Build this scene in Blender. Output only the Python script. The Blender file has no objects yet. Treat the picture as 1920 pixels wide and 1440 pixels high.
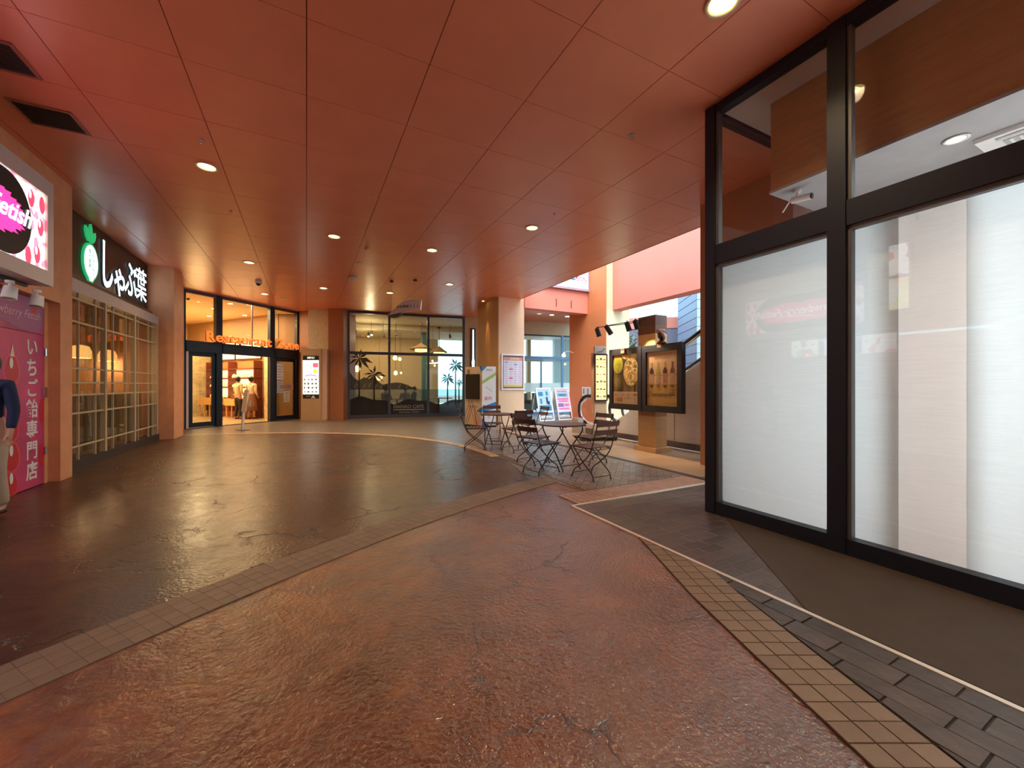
import bpy, bmesh, math, random
from mathutils import Vector, Matrix
random.seed(4)
SC = bpy.context.scene
COL = SC.collection
PI = math.pi
A = math.atan(.517); CA = math.cos(A); SA = math.sin(A)      # the arcade's grid is turned by A
CEIL = 4.28
def W(u, v, z=0.0): return Vector((CA*u - SA*v, SA*u + CA*v, z))

# ---------------------------------------------------------------- camera, sky, exposure
cd = bpy.data.cameras.new('camera'); cam = bpy.data.objects.new('camera', cd); COL.objects.link(cam)
cam.location = (0, 0, 1.35); cam.rotation_euler = (PI/2, 0, 0)
cd.sensor_fit = 'HORIZONTAL'; cd.sensor_width = 36; cd.lens = 36*745/1920; cd.shift_y = 2/1920
cd.clip_start = .05; cd.clip_end = 400
SC.camera = cam
SC.view_settings.view_transform = 'Standard'; SC.view_settings.look = 'None'
SC.view_settings.gamma = 1; SC.view_settings.use_curve_mapping = False
SC.view_settings.exposure = 0.79
SC.cycles.max_bounces = 8; SC.cycles.diffuse_bounces = 4; SC.cycles.glossy_bounces = 4
SC.cycles.transparent_max_bounces = 16; SC.cycles.transmission_bounces = 6
SC.cycles.caustics_reflective = False; SC.cycles.caustics_refractive = False
SC.cycles.sample_clamp_indirect = 4.0; SC.cycles.use_denoising = True
wd = bpy.data.worlds.new('sky'); SC.world = wd; wd.use_nodes = True
nt = wd.node_tree; nt.nodes.clear()
o_ = nt.nodes.new('ShaderNodeOutputWorld'); b_ = nt.nodes.new('ShaderNodeBackground')
tc = nt.nodes.new('ShaderNodeTexCoord'); sp = nt.nodes.new('ShaderNodeSeparateXYZ'); rp = nt.nodes.new('ShaderNodeValToRGB')
nt.links.new(tc.outputs['Generated'], sp.inputs[0]); nt.links.new(sp.outputs['Z'], rp.inputs[0])
rp.color_ramp.elements[0].position = 0.0; rp.color_ramp.elements[0].color = (.36, .74, .92, 1)
rp.color_ramp.elements[1].position = 1.0; rp.color_ramp.elements[1].color = (.66, .86, 1.0, 1)
nt.links.new(rp.outputs[0], b_.inputs[0]); b_.inputs[1].default_value = 2.8
nt.links.new(b_.outputs[0], o_.inputs[0])
sl_ = bpy.data.lights.new('hazy_sun', 'SUN'); sl_.energy = 2.6; sl_.angle = math.radians(50); sl_.color = (1.0,.93,.86)
so_ = bpy.data.objects.new('hazy_sun', sl_); COL.objects.link(so_); so_.rotation_euler = Vector(W(.17, .52, -.85)).to_track_quat('-Z', 'Y').to_euler()
SPOT_W = 100.0          # one mall downlight
WARM = (1.0, .74, .44)

# ---------------------------------------------------------------- materials
MATS = {}
def newmat(name):
    m = bpy.data.materials.new(name); m.use_nodes = True; n = m.node_tree; n.nodes.clear()
    out = n.nodes.new('ShaderNodeOutputMaterial'); p = n.nodes.new('ShaderNodeBsdfPrincipled')
    n.links.new(p.outputs[0], out.inputs[0]); return m, n, p, out
def nz(n, scale, detail=4, rough=.55, coord='Object', dist=0.0, stretch=None):
    t = n.nodes.new('ShaderNodeTexCoord'); x = n.nodes.new('ShaderNodeTexNoise')
    x.inputs['Scale'].default_value = scale; x.inputs['Detail'].default_value = detail
    x.inputs['Roughness'].default_value = rough; x.inputs['Distortion'].default_value = dist
    if stretch:
        mp = n.nodes.new('ShaderNodeMapping'); mp.inputs['Scale'].default_value = stretch
        n.links.new(t.outputs[coord], mp.inputs[0]); n.links.new(mp.outputs[0], x.inputs['Vector'])
    else: n.links.new(t.outputs[coord], x.inputs['Vector'])
    return x
def ramp(n, src, stops):
    r = n.nodes.new('ShaderNodeValToRGB'); e = r.color_ramp.elements
    while len(e) < len(stops): e.new(.5)
    for i, (p, c) in enumerate(stops):
        e[i].position = p; e[i].color = (*c, 1) if len(c) == 3 else c
    n.links.new(src, r.inputs[0]); return r
def M(name, col=(.5,.5,.5), rough=.5, metal=0.0, spec=.5, var=0.0, vs=6.0, bump=0.0, bs=60.0, emit=0.0, ecol=None, stretch=None, alpha=1.0):
    if name in MATS: return MATS[name]
    m, n, p, out = newmat(name)
    p.inputs['Roughness'].default_value = rough; p.inputs['Metallic'].default_value = metal
    p.inputs['Specular IOR Level'].default_value = spec
    if alpha < 1: p.inputs['Alpha'].default_value = alpha
    var = var or .05
    x = nz(n, vs, stretch=stretch)
    r = ramp(n, x.outputs[0], [(.3, tuple(max(0, c*(1-var)) for c in col)), (.7, tuple(min(1, c*(1+var)) for c in col))])
    n.links.new(r.outputs[0], p.inputs['Base Color'])
    if emit:
        p.inputs['Emission Color'].default_value = (*(ecol or col), 1); p.inputs['Emission Strength'].default_value = emit
    if bump:
        b = n.nodes.new('ShaderNodeBump'); y = nz(n, bs, stretch=stretch)
        b.inputs['Strength'].default_value = bump; b.inputs['Distance'].default_value = .01
        n.links.new(y.outputs[0], b.inputs['Height']); n.links.new(b.outputs[0], p.inputs['Normal'])
    MATS[name] = m; return m
def glass(name, tint=(1,1,1), base=.05, rough=0.0):
    if name in MATS: return MATS[name]
    m, n, p, out = newmat(name); n.nodes.remove(p)
    tr = n.nodes.new('ShaderNodeBsdfTransparent'); tr.inputs[0].default_value = (*tint, 1)
    gl = n.nodes.new('ShaderNodeBsdfGlossy'); gl.inputs['Roughness'].default_value = rough
    lw = n.nodes.new('ShaderNodeLayerWeight'); pw = n.nodes.new('ShaderNodeMath'); pw.operation = 'POWER'; pw.inputs[1].default_value = 5
    ml = n.nodes.new('ShaderNodeMath'); ml.operation = 'MULTIPLY_ADD'; ml.inputs[1].default_value = 1-base; ml.inputs[2].default_value = base
    mx = n.nodes.new('ShaderNodeMixShader'); lw.inputs[0].default_value = .5
    n.links.new(lw.outputs['Facing'], pw.inputs[0]); n.links.new(pw.outputs[0], ml.inputs[0]); n.links.new(ml.outputs[0], mx.inputs[0])
    n.links.new(tr.outputs[0], mx.inputs[1]); n.links.new(gl.outputs[0], mx.inputs[2]); n.links.new(mx.outputs[0], out.inputs[0])
    MATS[name] = m; return m
def emis(name, col, s):
    return M(name, col, .5, emit=s, ecol=col)
def blind_mat(name, col):
    m, n, p, out = newmat(name)
    x = nz(n, 9, 6, .6, stretch=(.6, .6, 22)); p.inputs['Roughness'].default_value = .8
    r = ramp(n, x.outputs[0], [(.35, tuple(c*.93 for c in col)), (.65, col)])
    n.links.new(r.outputs[0], p.inputs['Base Color'])
    b = n.nodes.new('ShaderNodeBump'); b.inputs['Strength'].default_value = .35; b.inputs['Distance'].default_value = .01
    n.links.new(x.outputs[0], b.inputs['Height']); n.links.new(b.outputs[0], p.inputs['Normal'])
    t = n.nodes.new('ShaderNodeBsdfTranslucent'); n.links.new(r.outputs[0], t.inputs[0])
    mx = n.nodes.new('ShaderNodeMixShader'); mx.inputs[0].default_value = .66
    n.links.new(p.outputs[0], mx.inputs[1]); n.links.new(t.outputs[0], mx.inputs[2]); n.links.new(mx.outputs[0], out.inputs[0])
    return m
def concrete_mat():
    m, n, p, out = newmat('stamped_concrete')
    a = nz(n, 1.1, 8, .68, dist=.6); bq = nz(n, 5.0, 8, .72, dist=.8)
    r1 = ramp(n, a.outputs[0], [(.30, (.100,.056,.042)), (.47, (.145,.078,.047)), (.60, (.225,.122,.058)), (.72, (.34,.21,.105))])
    r2 = ramp(n, bq.outputs[0], [(.32, (.50,.46,.45)), (.55, (1,1,1)), (.72, (1.3,1.2,1.1))])
    mu = n.nodes.new('ShaderNodeMixRGB'); mu.blend_type = 'MULTIPLY'; mu.inputs[0].default_value = .75
    n.links.new(r1.outputs[0], mu.inputs[1]); n.links.new(r2.outputs[0], mu.inputs[2])
    # thin meandering cracks of the stamp pattern
    t = n.nodes.new('ShaderNodeTexCoord'); v = n.nodes.new('ShaderNodeTexVoronoi'); v.feature = 'DISTANCE_TO_EDGE'; v.inputs['Scale'].default_value = 1.0
    wv = nz(n, 2.2, 5, .6); ad = n.nodes.new('ShaderNodeMixRGB'); ad.blend_type = 'ADD'; ad.inputs[0].default_value = .7
    n.links.new(t.outputs['Object'], ad.inputs[1]); n.links.new(wv.outputs['Color'], ad.inputs[2]); n.links.new(ad.outputs[0], v.inputs['Vector'])
    cr = ramp(n, v.outputs['Distance'], [(0, (0,0,0)), (.014, (1,1,1))])
    gate = nz(n, .9, 2); gr = ramp(n, gate.outputs[0], [(.46, (1,1,1)), (.56, (0,0,0))])
    mxg = n.nodes.new('ShaderNodeMixRGB'); mxg.blend_type = 'LIGHTEN'; mxg.inputs[0].default_value = 1
    n.links.new(cr.outputs[0], mxg.inputs[1]); n.links.new(gr.outputs[0], mxg.inputs[2])
    m2 = n.nodes.new('ShaderNodeMixRGB'); m2.blend_type = 'MULTIPLY'; m2.inputs[0].default_value = .7
    n.links.new(mu.outputs[0], m2.inputs[1]); n.links.new(mxg.outputs[0], m2.inputs[2])
    n.links.new(m2.outputs[0], p.inputs['Base Color'])
    m2_out = m2
    # relief: fine pebbly grain that is strongest in patches, plus slate waves
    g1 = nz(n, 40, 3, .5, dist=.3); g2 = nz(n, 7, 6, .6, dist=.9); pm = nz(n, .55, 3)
    # relief, gloss and darker colour set round one patch to bring out a sheen
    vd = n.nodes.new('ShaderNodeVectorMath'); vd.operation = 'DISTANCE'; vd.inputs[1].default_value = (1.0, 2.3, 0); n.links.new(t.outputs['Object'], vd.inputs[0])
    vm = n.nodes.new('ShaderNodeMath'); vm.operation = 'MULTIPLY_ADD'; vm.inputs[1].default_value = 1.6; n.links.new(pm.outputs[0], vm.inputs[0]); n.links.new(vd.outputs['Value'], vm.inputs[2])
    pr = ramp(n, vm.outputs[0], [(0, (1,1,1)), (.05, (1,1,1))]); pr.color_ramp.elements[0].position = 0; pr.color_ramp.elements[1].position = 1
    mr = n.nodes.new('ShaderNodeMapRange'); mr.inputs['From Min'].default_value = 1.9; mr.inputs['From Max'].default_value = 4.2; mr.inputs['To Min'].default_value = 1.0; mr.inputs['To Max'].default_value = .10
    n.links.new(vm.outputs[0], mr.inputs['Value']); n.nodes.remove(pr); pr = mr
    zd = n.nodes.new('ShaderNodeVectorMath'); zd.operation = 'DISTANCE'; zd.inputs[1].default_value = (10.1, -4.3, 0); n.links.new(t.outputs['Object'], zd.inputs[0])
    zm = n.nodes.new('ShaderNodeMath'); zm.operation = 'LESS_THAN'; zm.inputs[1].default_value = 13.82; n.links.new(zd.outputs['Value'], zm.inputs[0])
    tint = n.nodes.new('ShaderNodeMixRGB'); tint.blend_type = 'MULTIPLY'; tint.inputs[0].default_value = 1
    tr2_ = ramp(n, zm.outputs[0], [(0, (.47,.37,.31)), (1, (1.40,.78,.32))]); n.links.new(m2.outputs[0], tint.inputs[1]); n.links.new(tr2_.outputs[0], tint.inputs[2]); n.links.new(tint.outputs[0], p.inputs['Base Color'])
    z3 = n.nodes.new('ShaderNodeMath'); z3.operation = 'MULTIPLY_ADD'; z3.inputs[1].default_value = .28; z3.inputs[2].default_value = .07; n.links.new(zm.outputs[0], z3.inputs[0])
    s1 = n.nodes.new('ShaderNodeMath'); s1.operation = 'MULTIPLY'; n.links.new(g1.outputs[0], s1.inputs[0]); n.links.new(pr.outputs[0], s1.inputs[1])
    b1 = n.nodes.new('ShaderNodeBump'); b1.inputs['Strength'].default_value = .9; b1.inputs['Distance'].default_value = .014
    n.links.new(s1.outputs[0], b1.inputs['Height'])
    b2 = n.nodes.new('ShaderNodeBump'); b2.inputs['Strength'].default_value = .35; b2.inputs['Distance'].default_value = .05
    n.links.new(g2.outputs[0], b2.inputs['Height']); n.links.new(z3.outputs[0], b2.inputs['Strength']); n.links.new(b1.outputs[0], b2.inputs['Normal'])
    b3 = n.nodes.new('ShaderNodeBump'); b3.inputs['Strength'].default_value = .8; b3.inputs['Distance'].default_value = .01
    n.links.new(mxg.outputs[0], b3.inputs['Height']); n.links.new(b2.outputs[0], b3.inputs['Normal'])
    n.links.new(b3.outputs[0], p.inputs['Normal'])
    rr = ramp(n, bq.outputs[0], [(.3, (.28,.28,.28)), (.7, (.46,.46,.46))]); n.links.new(rr.outputs[0], p.inputs['Roughness'])
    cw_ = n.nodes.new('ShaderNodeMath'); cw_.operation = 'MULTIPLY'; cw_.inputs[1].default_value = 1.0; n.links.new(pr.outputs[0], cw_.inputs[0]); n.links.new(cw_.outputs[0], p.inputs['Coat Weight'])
    dk = n.nodes.new('ShaderNodeMixRGB'); dk.blend_type = 'MULTIPLY'; dk.inputs[2].default_value = (.66,.70,.95,1); n.links.new(pr.outputs[0], dk.inputs[0]); n.links.new(tint.outputs[0], dk.inputs[1]); n.links.new(dk.outputs[0], p.inputs['Base Color']); p.inputs['Coat Roughness'].default_value = .12; p.inputs['Coat IOR'].default_value = 2.3  # colour darkened in that patch so the glints stand out
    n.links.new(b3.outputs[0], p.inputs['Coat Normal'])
    p.inputs['Specular IOR Level'].default_value = .5
    return m
def brick_mat(name, c1, c2, mort, bw, bh, rough=.4):
    m, n, p, out = newmat(name)
    t = n.nodes.new('ShaderNodeTexCoord'); mp = n.nodes.new('ShaderNodeMapping'); mp.inputs['Rotation'].default_value = (0, 0, -A-.78)
    b = n.nodes.new('ShaderNodeTexBrick'); b.inputs['Scale'].default_value = 1; b.inputs['Brick Width'].default_value = bw; b.inputs['Row Height'].default_value = bh
    b.inputs['Mortar Size'].default_value = .008; b.inputs['Color1'].default_value = (*c1, 1); b.inputs['Color2'].default_value = (*c2, 1); b.inputs['Mortar'].default_value = (*mort, 1)
    n.links.new(t.outputs['Object'], mp.inputs[0]); n.links.new(mp.outputs[0], b.inputs[0])
    x = nz(n, 4, 5); r = ramp(n, x.outputs[0], [(.3, (.7,.7,.7)), (.7, (1.15,1.15,1.15))])
    mu = n.nodes.new('ShaderNodeMixRGB'); mu.blend_type = 'MULTIPLY'; mu.inputs[0].default_value = 1
    n.links.new(b.outputs[0], mu.inputs[1]); n.links.new(r.outputs[0], mu.inputs[2]); n.links.new(mu.outputs[0], p.inputs['Base Color'])
    bp = n.nodes.new('ShaderNodeBump'); bp.inputs['Strength'].default_value = .5; bp.inputs['Distance'].default_value = .006; bp.invert = True
    n.links.new(b.outputs['Fac'], bp.inputs['Height']); n.links.new(bp.outputs[0], p.inputs['Normal'])
    p.inputs['Roughness'].default_value = rough
    return m
def photo_mat(name, cols, scale=9, emit=0.0, stretch=None, rough=.45):
    """mottled print: food photographs too small to read"""
    if name in MATS: return MATS[name]
    m, n, p, out = newmat(name)
    t = n.nodes.new('ShaderNodeTexCoord'); v = n.nodes.new('ShaderNodeTexVoronoi'); v.inputs['Scale'].default_value = scale
    n.links.new(t.outputs['Object'], v.inputs['Vector'])
    sep = n.nodes.new('ShaderNodeSeparateColor'); n.links.new(v.outputs['Color'], sep.inputs[0])
    r = ramp(n, sep.outputs[0], [(i/len(cols), c) for i, c in enumerate(cols)]); r.color_ramp.interpolation = 'CONSTANT' if len(cols) > 2 else 'LINEAR'
    n.links.new(r.outputs[0], p.inputs['Base Color']); p.inputs['Roughness'].default_value = rough
    if emit: n.links.new(r.outputs[0], p.inputs['Emission Color']); p.inputs['Emission Strength'].default_value = emit
    MATS[name] = m; return m

TERRA = M('terracotta_ceiling', (.84,.285,.160), .30, spec=.5, var=.05, vs=1.2, bump=.02, bs=3)
PIL = M('terracotta_plaster', (.74,.33,.16), .62, var=.08, vs=4, bump=.15, bs=140)
BROWNW = M('dark_terracotta_paint', (.30,.105,.05), .55, bump=.08, bs=120)
CORAL = M('coral_paint', (.72,.215,.15), .6, var=.04, vs=1.0)
ORANGE = M('orange_paint', (.62,.19,.065), .6, var=.06, vs=1.5)
CREAM = M('cream_paint', (.80,.58,.35), .6, var=.04, vs=2)
PEACH = M('peach_paint', (.84,.54,.34), .6, var=.05, vs=1.3)
OCHRE = M('ochre_dim_side', (.42,.22,.07), .6, var=.05, vs=2)  # darker copy of the peach: the face's dimmer light put into colour
TANW = M('tan_wall', (.42,.27,.14), .6, var=.05)
ALU = M('dark_aluminium', (.012,.017,.030), .45, spec=.35)
ALUB = M('blue_grey_aluminium', (.06,.075,.11), .35)
STEEL = M('brushed_stainless', (.80,.76,.77), .36, metal=.25, var=.05, vs=3, bump=.05, bs=80, stretch=(1,1,14))
CHROME = M('polished_steel', (.7,.7,.7), .12, metal=1.0)
RUBBER = M('black_rubber', (.015,.015,.016), .45)
WHITE = M('white_enamel', (.78,.76,.74), .4)
PINKW = M('pinkish_white_panel', (.60,.52,.49), .5, var=.03)
BLACK = M('black_lacquer', (.008,.008,.010), .22)
WOOD = M('pale_lattice_wood', (.55,.42,.24), .55, var=.12, vs=20, stretch=(8,8,1))
DWOOD = M('dark_teak', (.085,.036,.028), .42, var=.25, vs=30, stretch=(1,9,9), bump=.1, bs=60)
IRON = M('dark_brown_iron', (.030,.018,.016), .42)
BEIGE = M('beige_panel', (.48,.34,.20), .55)
MATT = M('brown_entrance_mat', (.070,.047,.030), .75, var=.10, vs=5, bump=.4, bs=300)
GLASS = glass('clear_glass', (.97,.98,.98), .035)
GLASSD = glass('tinted_glass', (.80,.82,.80), .05)
WHITEB = blind_mat('white_slub_blind', (.88,.91,.91))
BEIGEB = blind_mat('beige_slub_blind', (.80,.76,.73))
SKIN = M('skin', (.60,.34,.24), .55)
PAPER = M('white_paper', (.78,.78,.76), .6)
LAMP = emis('lamp_glow', (1.0,.80,.38), 14)

# ---------------------------------------------------------------- geometry helpers
class MB:
    def __init__(s): s.v = []; s.f = []; s.m = []; s.mi = 0; s.sm = []
    def add(s, vs, fs, smooth=False):
        k = len(s.v); s.v += [tuple(x) for x in vs]
        for f in fs: s.f.append(tuple(k+i for i in f)); s.m.append(s.mi); s.sm.append(smooth)
    def box(s, x0, x1, y0, y1, z0, z1):
        if x0 > x1: x0, x1 = x1, x0
        if y0 > y1: y0, y1 = y1, y0
        if z0 > z1: z0, z1 = z1, z0
        s.add([(x0,y0,z0),(x1,y0,z0),(x1,y1,z0),(x0,y1,z0),(x0,y0,z1),(x1,y0,z1),(x1,y1,z1),(x0,y1,z1)],
              [(0,3,2,1),(4,5,6,7),(0,1,5,4),(1,2,6,5),(2,3,7,6),(3,0,4,7)]); return s
    def prism(s, pts, z0, z1):                # polygon in xy, counter-clockwise
        ar = sum(pts[i][0]*pts[(i+1) % len(pts)][1]-pts[(i+1) % len(pts)][0]*pts[i][1] for i in range(len(pts)))
        if ar < 0: pts = pts[::-1]
        n = len(pts)
        s.add([(p[0],p[1],z0) for p in pts]+[(p[0],p[1],z1) for p in pts],
              [tuple(range(n-1,-1,-1)), tuple(range(n,2*n))]+[(i,(i+1) % n,(i+1) % n+n,i+n) for i in range(n)]); return s
    def flat(s, pts, z): s.add([(p[0],p[1],z) for p in pts], [tuple(range(len(pts)))]); return s
    def rect(s, x0, y0, x1, y1, z): return s.flat([(x0,y0),(x1,y0),(x1,y1),(x0,y1)], z)
    def ell(s, cx, cy, rx, ry, z, n=20, a0=0, a1=2*PI):
        return s.flat([(cx+rx*math.cos(a0+(a1-a0)*i/n), cy+ry*math.sin(a0+(a1-a0)*i/n)) for i in range(n if a1-a0 > 6.2 else n+1)], z)
    def cyl(s, p0, p1, r0, r1=None, n=14, caps=True):
        r1 = r0 if r1 is None else r1
        p0 = Vector(p0); p1 = Vector(p1); d = (p1-p0).normalized()
        a = d.cross(Vector((0,0,1)));  a = Vector((1,0,0)) if a.length < 1e-4 else a.normalized(); b = d.cross(a)
        vs = []
        for p, r in ((p0,r0),(p1,r1)):
            for i in range(n): t = 2*PI*i/n; vs.append(p+a*(r*math.cos(t))+b*(r*math.sin(t)))
        s.add(vs, [(i+n,(i+1) % n+n,(i+1) % n,i) for i in range(n)], True)
        if caps: s.add(vs[:n], [tuple(range(n))]); s.add(vs[n:], [tuple(range(n-1,-1,-1))])
        return s
    def tube(s, pts, r, n=8, closed=False):
        pts = [Vector(p) for p in pts]; k = len(pts); vs = []; prev = None
        for i, p in enumerate(pts):
            if closed: d = pts[(i+1) % k]-pts[i-1]
            else: d = pts[min(i+1,k-1)]-pts[max(i-1,0)]
            d.normalize()
            if prev is None:
                a = d.cross(Vector((0,0,1))); a = d.cross(Vector((1,0,0))) if a.length < .1 else a
            else: a = prev-d*prev.dot(d)
            a.normalize(); prev = a; b = d.cross(a); rr = r[i] if isinstance(r, (list,tuple)) else r
            for j in range(n): t = 2*PI*j/n; vs.append(p+a*(rr*math.cos(t))+b*(rr*math.sin(t)))
        fs = []
        for i in range(k if closed else k-1):
            for j in range(n): q = (i+1) % k; fs.append((i*n+j, i*n+(j+1) % n, q*n+(j+1) % n, q*n+j))
        s.add(vs, fs, True)
        if not closed: s.add(vs[:n], [tuple(range(n-1,-1,-1))]); s.add(vs[-n:], [tuple(range(n))])
        return s
    def lathe(s, prof, c=(0,0,0), n=24):      # (r, z) profile
        vs = []; fs = []
        for r, z in prof:
            for j in range(n): t = 2*PI*j/n; vs.append((c[0]+r*math.cos(t), c[1]+r*math.sin(t), c[2]+z))
        for i in range(len(prof)-1):
            for j in range(n): fs.append((i*n+j, i*n+(j+1) % n, (i+1)*n+(j+1) % n, (i+1)*n+j))
        s.add(vs, fs, True); return s
    def build(s, name, mat, parent=None, loc=None, rz=0.0, label=None, kind=None):
        me = bpy.data.meshes.new(name); me.from_pydata(s.v, [], s.f)
        for x in (mat if isinstance(mat, (list,tuple)) else [mat]): me.materials.append(x)
        me.polygons.foreach_set('material_index', s.m); me.polygons.foreach_set('use_smooth', s.sm); me.update()
        return put(name, me, parent, loc, rz, label, kind)
def put(name, me, parent=None, loc=None, rz=0.0, label=None, kind=None):
    o = bpy.data.objects.new(name, me); COL.objects.link(o)
    if parent is not None: o.parent = parent
    if loc is not None: o.location = loc
    o.rotation_euler = (0, 0, rz)
    if label: o['label'] = label
    if kind: o['kind'] = kind
    return o
def B(x0, x1, y0, y1, z0, z1): return MB().box(x0, x1, y0, y1, z0, z1)
def spath(pts, n=6):                           # Catmull-Rom through points
    P = [Vector(p) for p in pts]; P = [P[0]*2-P[1]]+P+[P[-1]*2-P[-2]]; out = []
    for i in range(1, len(P)-2):
        for k in range(n):
            t = k/n; a, b, c, d = P[i-1:i+3]
            out.append(.5*((2*b)+(c-a)*t+(2*a-5*b+4*c-d)*t*t+(3*b-a-3*c+d)*t**3))
    out.append(P[-2]); return out
def clip(poly, a, b, c):                       # keep a*x+b*y<=c
    out = []
    for i in range(len(poly)):
        p, q = poly[i], poly[(i+1) % len(poly)]; dp = a*p[0]+b*p[1]-c; dq = a*q[0]+b*q[1]-c
        if dp <= 0: out.append(p)
        if (dp < 0 < dq) or (dq < 0 < dp): t = dp/(dp-dq); out.append((p[0]+(q[0]-p[0])*t, p[1]+(q[1]-p[1])*t))
    return out
def area(p): return abs(sum(p[i][0]*p[(i+1) % len(p)][1]-p[(i+1) % len(p)][0]*p[i][1] for i in range(len(p))))/2 if len(p) > 2 else 0
def thing(name, label, cat, loc=(0,0,0), rz=0.0, group=None):
    o = bpy.data.objects.new(name, None); COL.objects.link(o); o.location = loc; o.rotation_euler = (0,0,rz)
    o.empty_display_size = .1; o['label'] = label; o['category'] = cat
    if group: o['group'] = group
    return o
def tag(o, label, cat, group=None):
    o['label'] = label; o['category'] = cat
    if group: o['group'] = group
    return o
def struct(mb, name, mat, uv=True, label=None):
    o = mb.build(name, mat, rz=A if uv else 0.0); o['kind'] = 'structure'
    if label: o['label'] = label
    return o
def frame_rot(d):                              # x = d (left to right as seen), y = up, z = towards the viewer
    d = Vector((d[0], d[1], 0)).normalized(); n = d.cross(Vector((0,0,1)))
    return Matrix((d, Vector((0,0,1)), n)).transposed().to_euler()
def panel(name, label, cat, O, d, group=None, kind=None):
    o = bpy.data.objects.new(name, None); COL.objects.link(o); o.location = O; o.rotation_euler = frame_rot(d); o.empty_display_size = .1
    if label: o['label'] = label
    if cat: o['category'] = cat
    if group: o['group'] = group
    if kind: o['kind'] = kind
    return o
def text(body, size, mat, parent, x, y, z, name='lettering', extrude=.001, bold=0.0, align='CENTER', sx=1.0, rot=0.0, shear=0.0, spacing=1.0, vertical=False, label=None):
    c = bpy.data.curves.new(name, 'FONT'); c.body = '\n'.join(body) if vertical else body; c.size = size
    c.extrude = extrude; c.offset = bold; c.align_x = align; c.align_y = 'CENTER'; c.resolution_u = 3; c.shear = shear; c.space_character = spacing
    if vertical: c.space_line = spacing; c.space_character = 1; c.align_y = 'TOP'
    t = bpy.data.objects.new('tmp', c); me = bpy.data.meshes.new_from_object(t); bpy.data.objects.remove(t); bpy.data.curves.remove(c)
    me.materials.clear(); me.materials.append(mat)
    o = put(name, me, parent, label=label); o.location = (x, y, z); o.rotation_euler = (0, 0, rot); o.scale = (sx, 1, 1); return o
def copytree(o, parent=None):
    c = o.copy(); COL.objects.link(c)
    if parent is not None: c.parent = parent
    for ch in list(o.children): copytree(ch, c)
    return c
def spot(loc, aim, power, ang, col=WARM, blend=.6, size=.05, name='spot_light'):
    l = bpy.data.lights.new(name, 'SPOT'); l.energy = power; l.spot_size = math.radians(ang); l.spot_blend = blend; l.color = col; l.shadow_soft_size = size
    o = bpy.data.objects.new(name, l); COL.objects.link(o); o.location = loc
    o.rotation_euler = Vector(Vector(aim)-Vector(loc)).to_track_quat('-Z', 'Y').to_euler(); return o
def arealight(loc, aim, power, sx, sy, col, name='ceiling_lamp_light'):
    l = bpy.data.lights.new(name, 'AREA'); l.energy = power; l.shape = 'RECTANGLE'; l.size = sx; l.size_y = sy; l.color = col
    o = bpy.data.objects.new(name, l); COL.objects.link(o); o.location = loc
    o.rotation_euler = Vector(Vector(aim)-Vector(loc)).to_track_quat('-Z', 'Y').to_euler(); return o
def pt(loc, power, col=WARM, r=.08):
    l = bpy.data.lights.new('bulb_light', 'POINT'); l.energy = power; l.color = col; l.shadow_soft_size = r
    o = bpy.data.objects.new('bulb_light', l); COL.objects.link(o); o.location = loc; return o

# ================================================================ THE SETTING
# ---- floor
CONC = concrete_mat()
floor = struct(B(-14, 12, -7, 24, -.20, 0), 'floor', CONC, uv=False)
PAVE = brick_mat('far_grey_paving', (.17,.135,.115), (.21,.165,.14), (.08,.06,.05), .20, .10, .33)
cc, cr_ = (-6.0, 5.0), 6.25
arc = [(cc[0]+cr_*math.cos(t), cc[1]+cr_*math.sin(t)) for t in [math.radians(118-i*3.6) for i in range(31)]]
arc = [p for p in arc if p[1] > 5.9]
pv = arc + [tuple(W(3.15, 4.05)[:2]), tuple(W(5.0, 4.05)[:2]), tuple(W(5.0, 9.4)[:2]), tuple(W(6.2, 11.9)[:2]), (3.6, 19.2), (-13.2, 19.2), (-13.2, 10.6)]
o = struct(MB().prism(pv, -.01, .004), 'floor', PAVE, uv=False)
# light curved strip along the rim of the round floor
ed = MB(); N = 44
for i in range(N):
    t0 = math.radians(116-i*2.1); t1 = math.radians(116-(i+1)*2.1)
    q = [(cc[0]+r*math.cos(t), cc[1]+r*math.sin(t)) for r, t in ((6.12,t0),(6.30,t0),(6.30,t1),(6.12,t1))]
    if q[2][1] > 6.5: ed.prism(q, 0, .006)
struct(ed, 'trim_3', M('worn_tan_strip', (.42,.27,.16), .45, var=.25, vs=3), uv=False)
# escalator-side smooth concrete
o = struct(B(5.12, 9.3, 3.9, 12.2, -.01, .005), 'floor', M('smooth_tan_concrete', (.33,.215,.135), .38, var=.18, vs=1.6, bump=.1, bs=60))
# tiles: helper
TILEG = [M('grey_tile_%s' % k, c, .5, var=.06, vs=9, bump=.08, bs=90) for k, c in (('a', (.215,.160,.122)), ('b', (.235,.176,.134)), ('c', (.200,.150,.115)))]
TILEP = [M('pink_tan_tile_%s' % k, c, .42, var=.06, vs=9) for k, c in (('a', (.40,.235,.17)), ('b', (.43,.255,.185)), ('c', (.37,.215,.155)))]
TILET = [M('tan_tile_%s' % k, c, .5, var=.07, vs=12, bump=.06, bs=120) for k, c in (('a', (.235,.165,.110)), ('b', (.255,.180,.122)), ('c', (.220,.152,.102)))]
SLATE = [M('dark_slate_paver_%s' % k, c, .42, var=.30, vs=5, bump=.45, bs=22) for k, c in (('a', (.070,.050,.040)), ('b', (.092,.068,.055)), ('c', (.058,.042,.034)))]
PAVB = [M('grey_paver_%s' % k, c, .33, var=.18, vs=5, bump=.3, bs=25) for k, c in (('a', (.185,.140,.120)), ('b', (.150,.115,.100)), ('c', (.215,.165,.14)))]
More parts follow.
